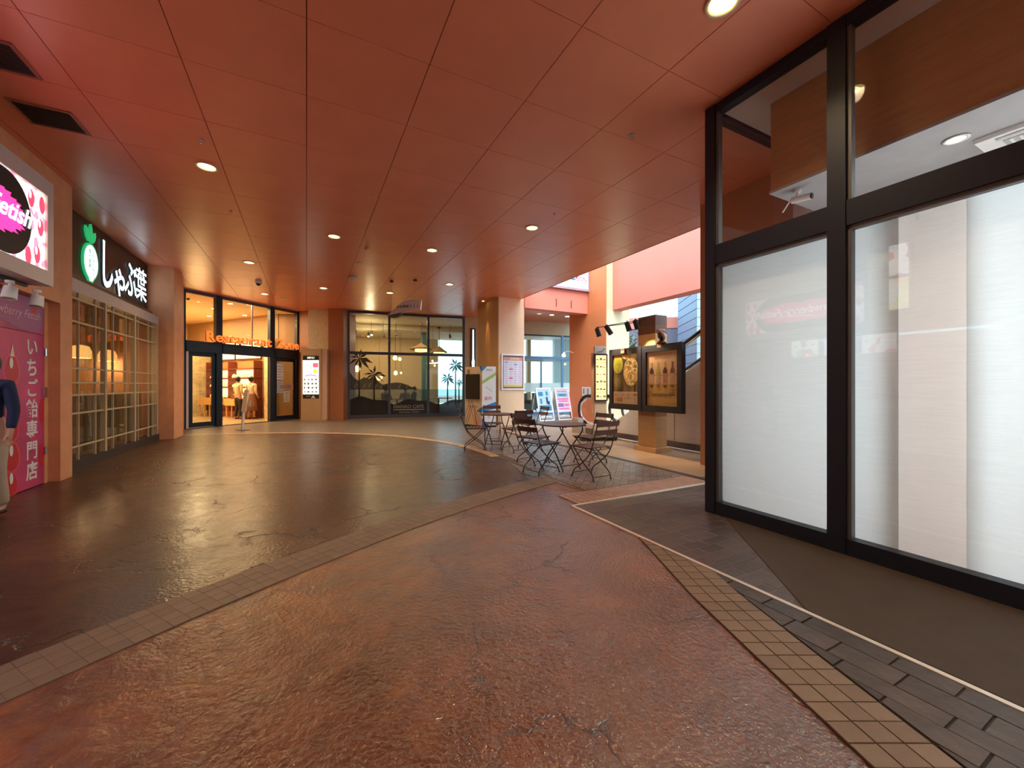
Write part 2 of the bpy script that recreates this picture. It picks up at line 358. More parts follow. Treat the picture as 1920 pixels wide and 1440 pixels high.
GROUTD = M('dark_grout', (.045,.030,.022), .7); GROUTL = M('pale_grout', (.22,.17,.14), .6)
def pieces(name, base_poly, base_mat, polys, mats, z0, h, pname, gap=.004, kind='structure'):
    base = struct(MB().prism(base_poly, -.01, z0), name, base_mat, uv=False)
    for p in polys:
        c = (sum(q[0] for q in p)/len(p), sum(q[1] for q in p)/len(p)); hh = h+random.uniform(-.0008, .0008)
        pp = []
        for q in p:
            d = math.hypot(q[0]-c[0], q[1]-c[1]); k = max(.2, 1-gap*1.3/max(d, .01)); pp.append((c[0]+(q[0]-c[0])*k, c[1]+(q[1]-c[1])*k))
        m = MB(); m.prism([(a-c[0], b-c[1]) for a, b in pp], 0, hh-.0)
        m.build(pname, random.choice(mats), base, (c[0], c[1], z0-.001))
    return base
# curved grey tile band
bc = (10.1, -4.3); th = lambda d: math.radians(d)
ring = lambda r, t: (bc[0]+r*math.cos(t), bc[1]+r*math.sin(t))
n_r = 72; t_a, t_b = 158.5, 133.2
basep = [ring(14.0, th(t_a+(t_b-t_a)*i/40)) for i in range(41)]+[ring(13.64, th(t_b+(t_a-t_b)*i/40)) for i in range(41)]
polys = []
for i in range(n_r):
    a0 = th(t_a+(t_b-t_a)*i/n_r); a1 = th(t_a+(t_b-t_a)*(i+1)/n_r)
    for k in range(4):
        r0 = 13.64+.09*k; polys.append([ring(r0, a0), ring(r0+.09, a0), ring(r0+.09, a1), ring(r0, a1)])
pieces('floor', basep, M('tan_grout', (.165,.122,.09), .7), polys, TILEG, .004, .0022, 'tile', .0018)
# straight pinkish tile band
S4 = lambda u0, v0, u1, v1: [tuple(W(u0,v0)[:2]), tuple(W(u1,v0)[:2]), tuple(W(u1,v1)[:2]), tuple(W(u0,v1)[:2])]
polys = [S4(2.72+.0868*i, 3.64+.082*k, 2.72+.0868*(i+1), 3.64+.082*(k+1)) for i in range(26) for k in range(5)]
pieces('floor', S4(2.72, 3.63, 4.98, 4.05), M('pink_grout', (.20,.11,.08), .7), polys, TILEP, .005, .004, 'tile', .004)
# tan tile band in the foreground
def xl(y):
    P = [(4.2,1.05),(3.48,1.12),(2.53,1.147),(1.88,1.214),(1.40,1.267),(.9,1.34),(0,1.50),(-1.2,1.75)]
    for (ya, xa), (yb, xb) in zip(P, P[1:]):
        if ya >= y >= yb: return xa+(xb-xa)*(ya-y)/(ya-yb)
    return P[-1][1]
STRIP = (CA, SA, 2.60)
polys = []; y = 3.62
while y > .0:
    for k in range(3):
        p = [(xl(y)+.105*k, y), (xl(y)+.105*(k+1), y), (xl(y-.097)+.105*(k+1), y-.097), (xl(y-.097)+.105*k, y-.097)]
        p = clip(p, *STRIP)
        if area(p) > .0008: polys.append(p)
    y -= .097
bp = clip([(xl(3.6-.2*i), 3.6-.2*i) for i in range(19)]+[(xl(.2*i)+.316, .2*i) for i in range(19)], *STRIP)
pieces('floor', bp, GROUTD, polys, TILET, .006, .006, 'tile', .0035)
# dark slate pavers between the tan band and the metal strip
polys = []; v = -1.4; row = 0; u = 2.6
while u > 1.2:
    wd_ = (.125, .15, .11)[row % 3]; v = -1.5+.13*(row % 3); 
    while v < 2.6:
        L = random.choice((.22, .30, .38, .26)); p = S4(u-wd_, v, u, v+L); v += L
        xm = max(q[0] for q in p)
        # keep right of the tan band (its right edge is nearly straight)
        p = clip(p, -1, -.11, -1.745)
        if area(p) > .003 and min(q[1] for q in p) > .1: polys.append(p)
    u -= wd_; row += 1
bp = clip(S4(1.2, -1.5, 2.6, 2.6), -1, -.11, -1.745); bp = [q for q in bp]
pieces('floor', bp, GROUTD, polys, SLATE, .003, .009, 'paver', .0045)
# pavers of the shop apron, beyond the strip
apr = [tuple(W(*q)[:2]) for q in ((2.64,3.59),(2.64,-3.0),(3.78,-3.0),(3.78,2.70),(4.95,2.70),(4.95,3.59))]
polys = []; v = 3.59; row = 0
while v > 1.2:
    h_ = (.115, .13, .10)[row % 3]; u = 2.64-.11*(row % 2)
    while u < 4.95:
        L = random.choice((.22, .27, .31)); q = (max(u, 2.64), v-h_, min(u+L, 4.95), v); u += L
        if q[2]-q[0] < .04 or (q[2] > 3.78 and q[1] < 2.85): 
            if q[0] >= 3.78 or q[1] < 2.72 and q[2] > 3.80: 
                if q[0] < 3.74: q = (q[0], q[1], 3.78, q[3])
                else: continue
        p = [tuple(a) for a in S4(*q)]
        # diagonal edge of the entrance mat
        if (q[0]-2.62)*(1.35)/1.21+1.25 > q[3]: continue
        polys.append(p)
    v -= h_; row += 1
SLATE2 = [M('worn_grey_stone_%s' % k, c, .42, var=.2, vs=5, bump=.3, bs=25) for k, c in (('a', (.085,.062,.053)), ('b', (.070,.052,.044)), ('c', (.10,.074,.065)))]
pieces('floor', apr, GROUTL, polys, SLATE2, .004, .0022, 'paver', .0065)
matp = [tuple(W(*q)[:2]) for q in ((2.65,1.30),(2.65,-3.0),(3.78,-3.0),(3.78,2.60))]
o = MB().prism(matp, .004, .011).build('entrance_mat', MATT); tag(o, 'plain dark brown mat along the foot of the glazed shop front', 'mat')
# herringbone bricks under the chairs
polys = []; hb = 0
a_, b_w = .20, .10; ch, sh = math.cos(A+.785), math.sin(A+.785); o0 = W(3.1, 4.0)
for i in range(-30, 40):
    for j in range(-30, 40):
        for kind_ in (0, 1):
            # classic herringbone cell
            x = (i*b_w)+(j*a_); y2 = (i*b_w)-(j*a_)
            if kind_ == 0: r = (x, y2, x+a_, y2+b_w)
            else: r = (x+3*b_w, y2, x+4*b_w, y2+a_)
            q = [(o0.x+ch*px-sh*py, o0.y+sh*px+ch*py) for px, py in ((r[0],r[1]),(r[2],r[1]),(r[2],r[3]),(r[0],r[3]))]
            c = (sum(t[0] for t in q)/4, sum(t[1] for t in q)/4)
            if math.hypot(c[0]-cc[0], c[1]-cc[1]) < 6.4: continue
            cu = CA*c[0]+SA*c[1]; cv = -SA*c[0]+CA*c[1]
            if cu < 3.1 or cu > 5.05 or cv < 4.0 or cv > 6.95: continue
            q = clip(q, CA, SA, 4.99); q = clip(q, SA, -CA, -4.06)
            q = clip(q, -CA, -SA, -3.16)
            if area(q) > .004: polys.append(q)
polys.sort(key=lambda q: math.hypot(sum(t[0] for t in q)/len(q)-.8, sum(t[1] for t in q)/len(q)-2)); polys = polys[:298]
bp = clip(S4(3.15, 4.06, 4.99, 7.0), 1, 0, 99)
pieces('floor', bp, M('paving_joint', (.085,.062,.052), .6), polys, PAVB, .005, .004, 'brick', .0045)
# metal edge strips and the drain
BRASS = M('worn_brass_strip', (.86,.78,.66), .30, metal=.45)
struct(B(2.605, 2.635, -3.2, 3.63, 0, .014), 'trim_1', BRASS)
struct(B(2.605, 4.98, 3.60, 3.63, 0, .013), 'trim_2', BRASS)
dr = struct(B(5.0, 5.12, 3.3, 10.2, -.02, .006), 'floor_drain', M('drain_iron', (.028,.020,.016), .6, metal=.3)); 
# ---- ceiling: slab and its square metal panels
CE0 = (-10.9, 9.68); CE1 = (-8.5, 15.8); CF0 = (-6.45, 15.6); CF1 = (-2.04, 17.1)
def hp(p, q):                                   # half plane to the right of p->q as a*x+b*y<=c
    dx, dy = q[0]-p[0], q[1]-p[1]; return (-dy, dx, -dy*p[0]+dx*p[1])
E0 = Vector((-9.95, 12.1)); ED = (Vector((-8.5, 15.8))-E0).normalized(); E1 = E0+ED*3.97
HPE = hp(tuple(E0-ED*3), tuple(E1)); HPC = hp(CF0, CF1)
slabs = MB()
slab_p = S4(-3.75, -5, 6.46, 20); slab_p = clip(slab_p, *HPE)
ceiling = struct(MB().prism(slab_p, CEIL+.012, CEIL+.5), 'ceiling', M('dark_joint', (.13,.035,.02), .8), uv=False)
struct(B(6.47, 11.2, 12.25, 17.2, CEIL+.003, CEIL+.5), 'ceiling', TERRA)
for i in range(-4, 7):
    for j in range(-7, 18):
        v0 = 2.62+.953*j; u0 = float(i)
        p = S4(max(u0, -3.6)+.004, v0+.003, min(u0+1, 6.46)-.004, v0+.95)
        p = clip(p, *HPE)
        if len(p) < 3 or area(p) < .01: continue
        c = (sum(q[0] for q in p)/len(p), sum(q[1] for q in p)/len(p)); dz = random.uniform(-.0007, .0007)
        m = MB().prism([(a-c[0], b-c[1]) for a, b in p], 0, .012)
        o = m.build('panel', TERRA, ceiling, (c[0], c[1], CEIL+dz)); o.rotation_euler = (random.uniform(-.0006,.0006), random.uniform(-.0006,.0006), 0)
struct(B(-16, 6.45, -6.2, 24, 4.82, 5.0), 'roof', M('roof_slab', (.3,.28,.26), .8)); struct(B(6.45, 11.2, 12.26, 21, 4.82, 5.0), 'roof', M('roof_slab', (.3,.28,.26)))
struct(B(6.46, 6.49, -5, 11.9, CEIL-.004, 5.0), 'wall_void', CORAL)
# ---- left shop front walls
struct(B(-3.9, -3.08, 7.89, 8.21, 0, CEIL), 'column_1', PIL)
struct(B(-3.9, -2.95, 12.72, 13.57, 0, CEIL), 'column_2', PIL)
struct(B(-3.9, -3.2, 7.80, 7.89, 0, 2.5), 'wall_left', PIL)
struct(B(-3.9, -3.08, 2.2, 7.89, 2.5, CEIL), 'wall_left', PIL)
struct(B(-3.9, -3.08, -6, 2.2, 0, CEIL), 'wall_left', PIL)
struct(B(-4.2, -3.3, 13.57, 15.3, 0, CEIL), 'wall_left', PIL)
struct(B(-3.9, -3.12, 2.2, 5.95, 0, 1.02), 'wall_left', M('counter_white', (.66,.55,.52), .5))
struct(B(-5.6, -5.5, 2.2, 7.8, 0, 2.6), 'wall_left', M('pink_shop_wall', (.62,.30,.34), .6))
struct(B(-4, 9, -6.2, -6, 0, CEIL), 'wall_back', PIL)
struct(B(-9.2, -3.9, 7.80, 7.9, 0, CEIL), 'wall_left', TANW)
struct(B(-6.4, -6.3, 7.9, 13.6, 0, 3.2), 'wall_left', M('shabu_inner_wall', (.33,.17,.07), .6))
struct(B(-6.4, -3.36, 7.9, 13.57, 3.03, 3.15), 'ceiling', M('shabu_inner_ceiling', (.22,.12,.055), .7))
struct(B(-6.4, -3.4, 13.4, 13.57, 0, 3.1), 'wall_left', M('shabu_inner_wall2', (.40,.24,.11), .6))
# ---- void: column, beams, tall walls
struct(B(5.66, 6.62, 11.9, 13.65, 0, 7.2), 'column_3', PEACH)
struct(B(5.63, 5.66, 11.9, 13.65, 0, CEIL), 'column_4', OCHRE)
struct(B(6.62, 9.31, 11.86, 12.25, 4.0, 7.2), 'beam_1', CORAL)
c5 = MB(); c5.box(9.325, 10.37, 10.83, 13.0, 0, 7.2); struct(c5, 'column_5', CREAM)
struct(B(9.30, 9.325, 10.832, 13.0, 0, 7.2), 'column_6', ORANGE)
struct(B(9.6, 10.05, -4.5, 10.83, 4.0, 7.2), 'beam_2', CORAL)
struct(B(6.46, 10.05, -4.9, -4.5, 0, 5.0), 'wall_void', CORAL)
struct(B(5.71, 6.45, 2.95, 4.35, 0, CEIL), 'column_7', M('burnt_orange_column', (.40,.17,.065), .6))
struct(B(5.70, 6.46, 2.93, 4.36, 0, .05), 'baseboard_1', CREAM)
# ---- wall pieces beside the entrance
struct(MB().prism([(E1.x,E1.y),(-7.97,15.55),(-7.9,16.6),(-8.6,16.6)], 0, CEIL), 'wall_rear', BROWNW, uv=False)
struct(MB().prism([(-7.86,15.33),(-7.03,15.33),(-7.03,16.3),(-7.9,16.3)], 0, CEIL), 'column_8', M('pale_speckled_panel', (.62,.55,.38), .6, var=.12, vs=14), uv=False)
struct(MB().prism([(-7.03,15.2),(-6.45,15.2),(-6.42,16.3),(-7.03,16.3)], 0, CEIL), 'column_9', M('rust_column', (.36,.14,.06), .55), uv=False)
CD = (Vector(CF1)-Vector(CF0)).normalized(); CN = Vector((-CD.y, CD.x))
def cw(x, y=0): p = Vector(CF0)+CD*x+CN*y; return (p.x, p.y)
struct(MB().prism([cw(4.66), cw(5.16), cw(5.16,.3), cw(4.66,.3)], 0, CEIL), 'wall_rear', M('buff_wall', (.60,.42,.24), .6), uv=False)
struct(MB().prism([cw(5.16), cw(6.75), cw(6.75,.3), cw(5.16,.3)], 0, CEIL), 'wall_rear', M('buff_wall', (.60,.42,.24), .6), uv=False)
# fascia over the far glazing
D2 = Vector((2.555,.80)).normalized(); G0 = Vector((-.4, 17.87))
def gw(x, y=0): p = G0+D2*x+Vector((-D2.y, D2.x))*y; return (p.x, p.y)
struct(MB().prism([gw(0), gw(5.7), gw(5.7,.2), gw(0,.2)], 3.68, CEIL+.1), 'wall_far', M('buff_fascia', (.50,.33,.20), .6), uv=False)

# ================================================================ RIGHT: THE GLAZED SHOP CORNER
def upright(m, u, v, w, z0, z1, d=.10): m.box(u-.05, u+d-.05, v-w/2, v+w/2, z0, z1)
win = panel('window_1', None, None, (0,0,0), (1,0), kind='structure'); win.rotation_euler = (0,0,A)
UG = 3.83
for v0, w, nm in ((2.765, .11, 'corner_post'), (1.64, .125, 'mullion'), (-.55, .125, 'mullion'), (-2.7, .12, 'mullion')):
    B(UG-.055, UG+.065, v0-w/2, v0+w/2, 0, CEIL).build(nm, ALU, win)
for z0, z1, nm in ((0, .135, 'bottom_rail'), (2.61, 2.81, 'transom'), (4.19, 4.28, 'top_rail')):
    for v0, v1 in ((-2.64, -.612), (-.488, 1.577), (1.703, 2.71)):
        B(UG-.045, UG+.055, v0, v1, z0, z1).build(nm, ALU, win)
BEAD = M('grey_glazing_bead', (.10,.105,.105), .4)
for v0, v1 in ((-.488, 1.577), (1.703, 2.71)):
    B(UG-.03, UG+.02, v0, v1, 2.575, 2.61).build('glazing_bead', BEAD, win)
for v0, v1 in ((-2.64, -.612), (-.488, 1.577), (1.703, 2.71)):
    B(UG-.03, UG+.03, v1-.03, v1, .135, 4.19).build('glazing_bead', BEAD, win)
    B(UG-.004, UG+.004, v0, v1, .12, 2.62).build('pane', GLASS, win)
    B(UG-.004, UG+.004, v0, v1, 2.80, 4.20).build('pane', GLASS, win)
for z0, z1, nm in ((0, .135, 'bottom_rail'), (2.61, 2.81, 'transom'), (4.19, 4.28, 'top_rail')):
    B(UG+.065, 5.71, 2.715, 2.815, z0, z1).build(nm, ALU, win)
B(UG+.065, 5.71, 2.761, 2.769, .135, 4.19).build('pane', GLASS, win)
# interior of the shop
WI = M('white_interior', (.66,.66,.66), .6)
struct(B(UG+.07, 5.70, -4, 2.70, 4.22, 4.5), 'ceiling', M('beige_shop_ceiling', (.60,.52,.46), .6))
struct(B(5.60, 5.70, -4, 2.90, 0, 4.25), 'wall_right', WI)
struct(B(UG, 5.70, -4.2, -4.0, 0, 4.25), 'wall_right', WI)
bk = MB(); bk.box(4.21, 5.60, -4, 2.39, 3.325, 4.22)
bh = struct(bk, 'ceiling_bulkhead', M('wood_bulkhead', (.44,.225,.09), .5, var=.12, vs=3, stretch=(1,1,9))); bh['kind'] = 'structure'
un = B(4.20, 5.60, -4, 2.40, 3.30, 3.325).build('soffit_panel', M('grey_white_soffit', (.34,.335,.33), .6), bh)
def blind(v0, v1, u, mat, label):
    m = MB(); n = 3; m.box(u-.002, u+.002, v0, v1, .09, 2.66)
    t = thing('roller_blind', label, 'blind', W(0, 0), A)
    m.build('fabric', mat, t); MB().cyl((u, v0, 2.68), (u, v1, 2.68), .024).build('roller', WHITE, t); MB().cyl((u, v0, .085), (u, v1, .085), .008).build('hem_bar', WHITE, t)
blind(1.62, 2.72, 3.925, WHITEB, 'white slubbed roller blind in the glazing bay next to the corner post')
blind(1.31, 1.60, 3.925, WHITEB, 'narrow white roller blind strip just right of the wide mullion')
blind(.90, 1.38, 3.99, BEIGEB, 'beige slubbed roller blind between two white ones')
blind(-2.6, .965, 3.925, WHITEB, 'broad white slubbed roller blind at the right edge of the photo')
arealight(W(4.8, -1.5, 3.27), W(4.8, -1.5, 0), 210, 1.0, 3.2, (.88,.96,1.0), 'shop_ceiling_light')
arealight(W(5.52, .25, 1.25), W(3.9, .25, 1.2), 52, 4.8, 2.2, (.88,.96,1.0), 'blind_fill_light')  # unseen fill added behind the blinds to brighten them
# cassette air conditioner
ac = thing('ceiling_air_conditioner', 'white cassette air conditioner in the low white ceiling behind the glass', 'air conditioner', W(5.14, .74, 3.30), A)
B(-.42, .42, -.62, .38, -.035, 0).build('housing', WHITE, ac)
B(-.30, .30, -.48, .26, -.040, -.034).build('intake', M('ac_grey', (.42,.42,.42), .6), ac)
for k in range(15): B(-.30, .30, -.46+k*.048, -.445+k*.048, -.047, -.038).build('grille_slat', WHITE, ac)
B(-.38, -.34, -.5, .28, -.045, -.03).build('air_flap', M('ac_flap', (.5,.5,.5), .5), ac)
# surveillance camera
sc_ = thing('surveillance_camera', 'white bullet surveillance camera with a thin aerial under the bulkhead corner', 'camera', W(4.36, 2.22, 3.30), A)
MB().cyl((0,0,0), (0,0,-.025), .035).build('mount', WHITE, sc_); MB().cyl((0,0,-.02), (0,0,-.07), .012).build('arm', WHITE, sc_)
MB().cyl((.0,.05,-.085), (.02,-.11,-.10), .032).build('body', WHITE, sc_); MB().cyl((.02,-.11,-.10), (.022,-.125,-.101), .027).build('lens', BLACK, sc_)
MB().cyl((-.01,.05,-.07), (-.07,.10,-.20), .006).build('aerial', WHITE, sc_)
dl = thing('ceiling_downlight', 'recessed downlight in the low white ceiling by the cassette air conditioner', 'ceiling light', W(4.57, 1.18, 3.298), A)
MB().lathe([(.07,0),(.08,-.006),(.055,-.008),(.055,0)]).build('rim', WHITE, dl); MB().cyl((0,0,-.001),(0,0,-.004),.055).build('bulb', emis('soft_lamp', (1,.85,.5), 3), dl)

# ================================================================ LEFT: SWEET SHOP WITH THE PINK SIGN
DV = (-SA, CA); DU = (CA, SA)                   # reading directions of panels on u-walls / v-walls
PK = M('hot_pink_print', (.80,.045,.20), .5); WPR = M('white_print', (.85,.84,.82), .5); RED = M('red_print', (.62,.02,.03), .35)
KPR = M('black_print', (.012,.011,.012), .5)
sg = panel('sweet_shop_sign', 'large lit shop sign reading Strawberry Fetish in a white box beside the first pilaster', 'sign', W(-2.64, 3.9, 2.50), DV)
m = MB(); m.box(0, 2.72, 0, .16, -.46, 0); m.box(0, 2.72, 1.02, 1.20, -.46, 0); m.box(0, .08, .16, 1.02, -.46, 0); m.box(2.60, 2.72, .16, 1.02, -.46, 0); m.box(.08, 2.60, .16, 1.02, -.46, -.05)
m.build('box', PINKW, sg)
photoE = photo_mat('sign_fruit_print', [(.95,.80,.80), (.90,.70,.72), (.95,.93,.92), (.80,.20,.30), (.93,.90,.70), (.95,.90,.90), (.90,.55,.62)], 13, 1.3)
MB().box(.09, 2.59, .17, 1.01, -.05, -.02).build('lit_panel', photoE, sg)
EPK = emis('sign_pink', (.95,.03,.22), 1.5); EWH = emis('sign_white', (1,.93,.96), 1.6); ERD = emis('sign_red', (.85,.06,.12), .8)
m = MB(); pts = []
for i in range(25): t = -PI/2+PI*i/24; pts.append((1.92+.42*math.cos(t), .59+.42*math.sin(t)))
for i in range(25): t = PI/2+PI*i/24; pts.append((.76+.42*math.cos(t), .59+.42*math.sin(t)))
m.flat(pts, -.017).build('printed_oval', KPR, sg)
m = MB(); pts = []
for i in range(90):
    t = 2*PI*i/90; r = 1+.05*math.sin(i*2.4)+.035*math.sin(i*5.1); x = math.copysign(abs(math.cos(t))**.6, math.cos(t)); pts.append((1.34+.88*x*r, .59+.235*math.sin(t)*r))
m.flat(pts, -.015).build('pink_splash', EPK, sg)
text('Strawberry Fetish', .27, EWH, sg, 1.34, .62, -.012, shear=.35, bold=.004)
m = MB(); m.flat([(1.0,.44),(1.75,.52),(1.76,.535),(1.0,.46)], -.012).build('underline', EWH, sg)
m = MB(); random.seed(8)
for cx, cy in ((2.44,.30),(2.50,.62),(2.33,.88),(2.53,.88),(.22,.28),(.17,.62),(.30,.90),(2.28,.24)):
    MB().ell(cx, cy, .055, .10, -.016, 14).build('strawberry_print', ERD, sg)
PPK = emis('sign_pale_pink', (1,.60,.66), .8)
for cx, cy in ((2.42,.34),(2.48,.66),(2.31,.92),(.20,.32),(.15,.66)): MB().ell(cx, cy, .025, .05, -.0145, 12).build('strawberry_highlight', PPK, sg)
# track with white spotlights under the box
tr = panel('lighting_track', 'black track rail under the sweet shop sign box', 'track', W(-2.82, 3.95, 2.5), DV); B(0, 2.60, -.035, -.002, -.03, .0).build('rail', RUBBER, tr)
for i, v in enumerate((6.22, 6.70, 5.2, 4.4)):
    t = thing('track_spotlight', ('white cylinder spotlight under the pink sign, the one nearer the left edge', 'white cylinder spotlight under the pink sign, nearest the pilaster', 'white track spotlight over the shop counter, mirrored in the glass', 'far left white track spotlight over the shop counter')[i], 'spotlight', W(-2.81, v, 2.465), A, 'white track spotlights')
    MB().cyl((0,0,0), (0,0,-.03), .035).build('adapter', WHITE, t); MB().cyl((0,0,-.03), (0,0,-.075), .012).build('stem', WHITE, t)
    hd = MB().cyl((0,.015,-.07), (0,-.02,-.20), .052, .060).build('lamp_head', WHITE, t); MB().cyl((0,-.0195,-.1985), (0,-.0197,-.2000), .05).build('lens', M('lens_grey', (.3,.3,.3), .3), hd)
# pink door panel
pd = panel('pink_door', 'pink printed door with white Japanese letters and candied strawberry skewers', 'door', W(-3.2, 6.0, 0), DV)
PKM = M('pink_door_print', (.62,.055,.17), .35, var=.25, vs=1.3)
MB().box(0, 1.79, .01, 2.03, -.05, .0).build('leaf', PKM, pd)
MB().box(0, 1.79, 2.04, 2.49, -.05, -.002).build('transom_panel', M('pink_transom_print', (.50,.075,.19), .4, var=.3, vs=2), pd)
MB().flat([(0,2.16),(.9,2.14),(1.3,2.06),(1.62,2.05),(1.77,2.15),(1.79,2.49),(0,2.49)], .0015).build('purple_cloud_print', M('mauve_print', (.45,.16,.30), .5), pd)
text('Strawberry Fetish', .15, M('pale_pink_print', (.80,.50,.58), .5), pd, 1.15, 2.26, .004, shear=.35)
MB().ell(1.55, 2.36, .06, .08, .004, 14).build('strawberry_print', RED, pd)
text('いちご飴専門店', .255, WPR, pd, 1.52, 1.96, .002, vertical=True, spacing=1.06, bold=.0045)
m = MB(); h = MB(); l_ = MB()
for k, (cy, r) in enumerate(((1.55,.16),(1.18,.15),(.83,.14),(.48,.16),(.14,.12))):
    pts = [(1.12+r*.78*math.sin(a)*(1-.28*math.cos(a)), cy+r*1.12*math.cos(a)) for a in [2*PI*i/22 for i in range(22)]]
    m.flat(pts, .003); h.ell(1.10, cy+.07, .035, .07, .006, 12)
    l_.flat([(1.12+r*.95*math.sin(a)*(1-.28*math.cos(a)), cy+r*1.3*math.cos(a)) for a in [2*PI*i/22 for i in range(22)]], .0015)
l_.build('syrup_print', M('candy_red_print', (.78,.10,.20), .3), pd); m.build('strawberry_print', RED, pd); h.build('highlight_print', WPR, pd)
m = MB()
for cy in (1.0, .40): m.ell(1.73, cy, .05, .16, .003, 16)
m.build('side_fruit_print', RED, pd)
MB().flat([(1.08,1.70),(1.16,1.70),(1.13,1.86)], .004).build('stick_print', M('cream_print', (.85,.72,.5), .5), pd)
for zz in (.45, 1.80): MB().cyl((1.80, zz-.05, .012), (1.80, zz+.05, .012), .014).build('hinge', CHROME, pd)
MB().box(1.74, 1.80, 1.18, 1.32, .002, .03).build('lock', CHROME, pd)
# menu lightboxes and tall projecting boxes (seen mirrored in the glazing)
for i, (v0, c3) in enumerate(((4.98, ((.85,.90,.80),(.25,.55,.25),(.75,.15,.2))), (4.28, ((.70,.85,.92),(.85,.2,.3),(.9,.9,.9))), (3.58, ((.9,.88,.88),(.80,.15,.25),(.9,.8,.8))))):
    t = panel('menu_lightbox', ('first lit menu board above the sweet shop counter, mirrored in the glazing', 'second lit menu board above the sweet shop counter, mirrored in the glazing', 'third lit menu board above the sweet shop counter, mirrored in the glazing')[i], 'menu board', W(-3.02, v0, 2.02), DV, 'lit menu boards')
    MB().box(0, .60, 0, .42, -.055, 0).build('case', WHITE, t)
    MB().rect(.015, .015, .585, .405, .001).build('lit_face', photo_mat('menu_print_%d' % i, [c3[0], c3[0], c3[1], c3[0], c3[2]], 9, 1.6), t)
t = panel('tall_lightbox', 'tall narrow lit box with dessert pictures, mirrored in the wide glazing bay', 'lightbox', W(-2.9, 3.35, 2.86), DV)
MB().box(0, .34, 0, 1.34, -.17, 0).build('case', WHITE, t)
MB().rect(.02, .70, .32, 1.32, .001).build('lit_face', photo_mat('dessert_print_a', [(.95,.96,.96),(.93,.94,.95),(.7,.15,.15),(.95,.96,.96)], 5, 2.2), t)
MB().rect(.02, .02, .32, .64, .001).build('lit_face', photo_mat('dessert_print_b', [(.85,.92,.95),(.8,.85,.4),(.95,.7,.5),(.95,.95,.95)], 5, 2.2), t)
pt(W(-4.4, 5.0, 2.3), 30, (1,.75,.75), .15)

# ================================================================ LEFT: LATTICE-FRONTED RESTAURANT
sn = panel('restaurant_sign', 'black glossy fascia sign with lit white Japanese letters and a green radish emblem', 'sign', W(-3.46, 8.21, 3.03), DV)
MB().box(0, 4.51, 0, 1.24, -.12, 0).build('fascia_box', M('black_gloss_fascia', (.010,.007,.007), .32), sn)
EW = emis('letter_white', (.70,.90,1.0), 1.7); EG = emis('radish_green', (.02,.36,.12), .6)
for ch_, x, y, s, sx, bd in (('し', 2.24, .58, 1.02, .62, .016), ('ゃ', 2.84, .42, .88, .78, .010), ('ぶ', 3.42, .58, .86, .80, .010), ('葉', 4.04, .60, .80, .86, .004)):
    text(ch_, s, M('letter_return', (.35,.38,.40), .5), sn, x, y, .012, name='letter_body', extrude=.010, bold=bd, sx=sx); text(ch_, s, EW, sn, x, y, .024, name='letter_face', extrude=.001, bold=bd, sx=sx)
rad = []; rad2 = []
for i in range(30):
    a = 2*PI*i/30; x = math.sin(a); y = math.cos(a)
    k = 1.0 if y > -.55 else 1.0-.25*(-.55-y)
    rad.append((1.58+.285*x*k, .52+.34*y-(.05 if y < -.95 else 0))); rad2.append((1.58+.245*x*k, .52+.30*y-(.04 if y < -.95 else 0)))
MB().prism(rad, .0, .03).build('radish_outline', EG, sn); MB().prism(rad2, .03, .036).build('radish_body', emis('radish_white', (.66,.90,.88), 1.2), sn)
lf = MB()
for a, L in ((-.42,.27), (0.03,.33), (.46,.25)):
    bx, by = 1.58, .88; d_ = Vector((math.sin(a), math.cos(a))); q = Vector((d_.y, -d_.x))
    P_ = [Vector((bx,by))+d_*(L*t)+q*(w*s_) for s_ in (1,) for t, w in ((0,.008),(.35,.05),(.75,.045),(1,.004))]+[Vector((bx,by))+d_*(L*t)-q*w for t, w in ((.75,.045),(.35,.05),(0,.008))]
    lf.prism([tuple(p+Vector((q.x*0,0))+Vector((math.sin(a)*.16,0))) for p in P_], 0, .03)
lf.build('radish_leaf', EG, sn)
text('しゃぶしゃぶ', .085, M('dark_green_print', (.05,.16,.12), .5), sn, 1.65, .78, .037, name='small_lettering', vertical=True, spacing=1.0)
text('食べ放題', .085, M('dark_green_print', (.05,.16,.12), .5), sn, 1.52, .74, .037, name='small_lettering', vertical=True, spacing=1.0)
bd_ = panel('sign_ledge', 'pale pink band running below the black restaurant sign', 'ledge', W(-3.24, 8.21, 2.83), DV); B(0, 4.51, 0, .20, -.22, 0).build('band', M('pale_pink_band', (.62,.50,.45), .5), bd_)
wn = panel('window_2', None, None, W(-3.26, 8.21, 0), DV, kind='structure')
B(0, 4.51, 0, .15, -.12, .03).build('plinth', M('dark_plinth', (.035,.022,.018), .5), wn)
for x in (.05, 1.61, 3.0, 4.42): B(x-.035, x+.035, .15, 2.83, -.05, .02).build('lattice_post', WOOD, wn)
for x in (.69, 1.27, 1.98, 2.58, 3.25, 3.89, 4.17): B(x-.013, x+.013, .15, 2.83, -.03, .0).build('lattice_bar', WOOD, wn)
for a, b in ((.085,1.575),(1.645,2.965),(3.035,4.385)):
    for z_ in (2.73, 2.36, 1.62, 1.39, 1.19, .90, .37): B(a, b, z_-.013, z_+.013, -.02, .006).build('lattice_rail', WOOD, wn)
B(.0, 4.51, .15, 2.83, -.075, -.067).build('pane', GLASSD, wn)
for a, b in ((.1,1.56),(1.66,2.95),(3.05,4.37)): B(a, b, .17, 1.18, -.30, -.27).build('screen_board', M('tan_screen_board', (.36,.22,.10), .6, var=.12, vs=3, stretch=(9,1,1)), wn)
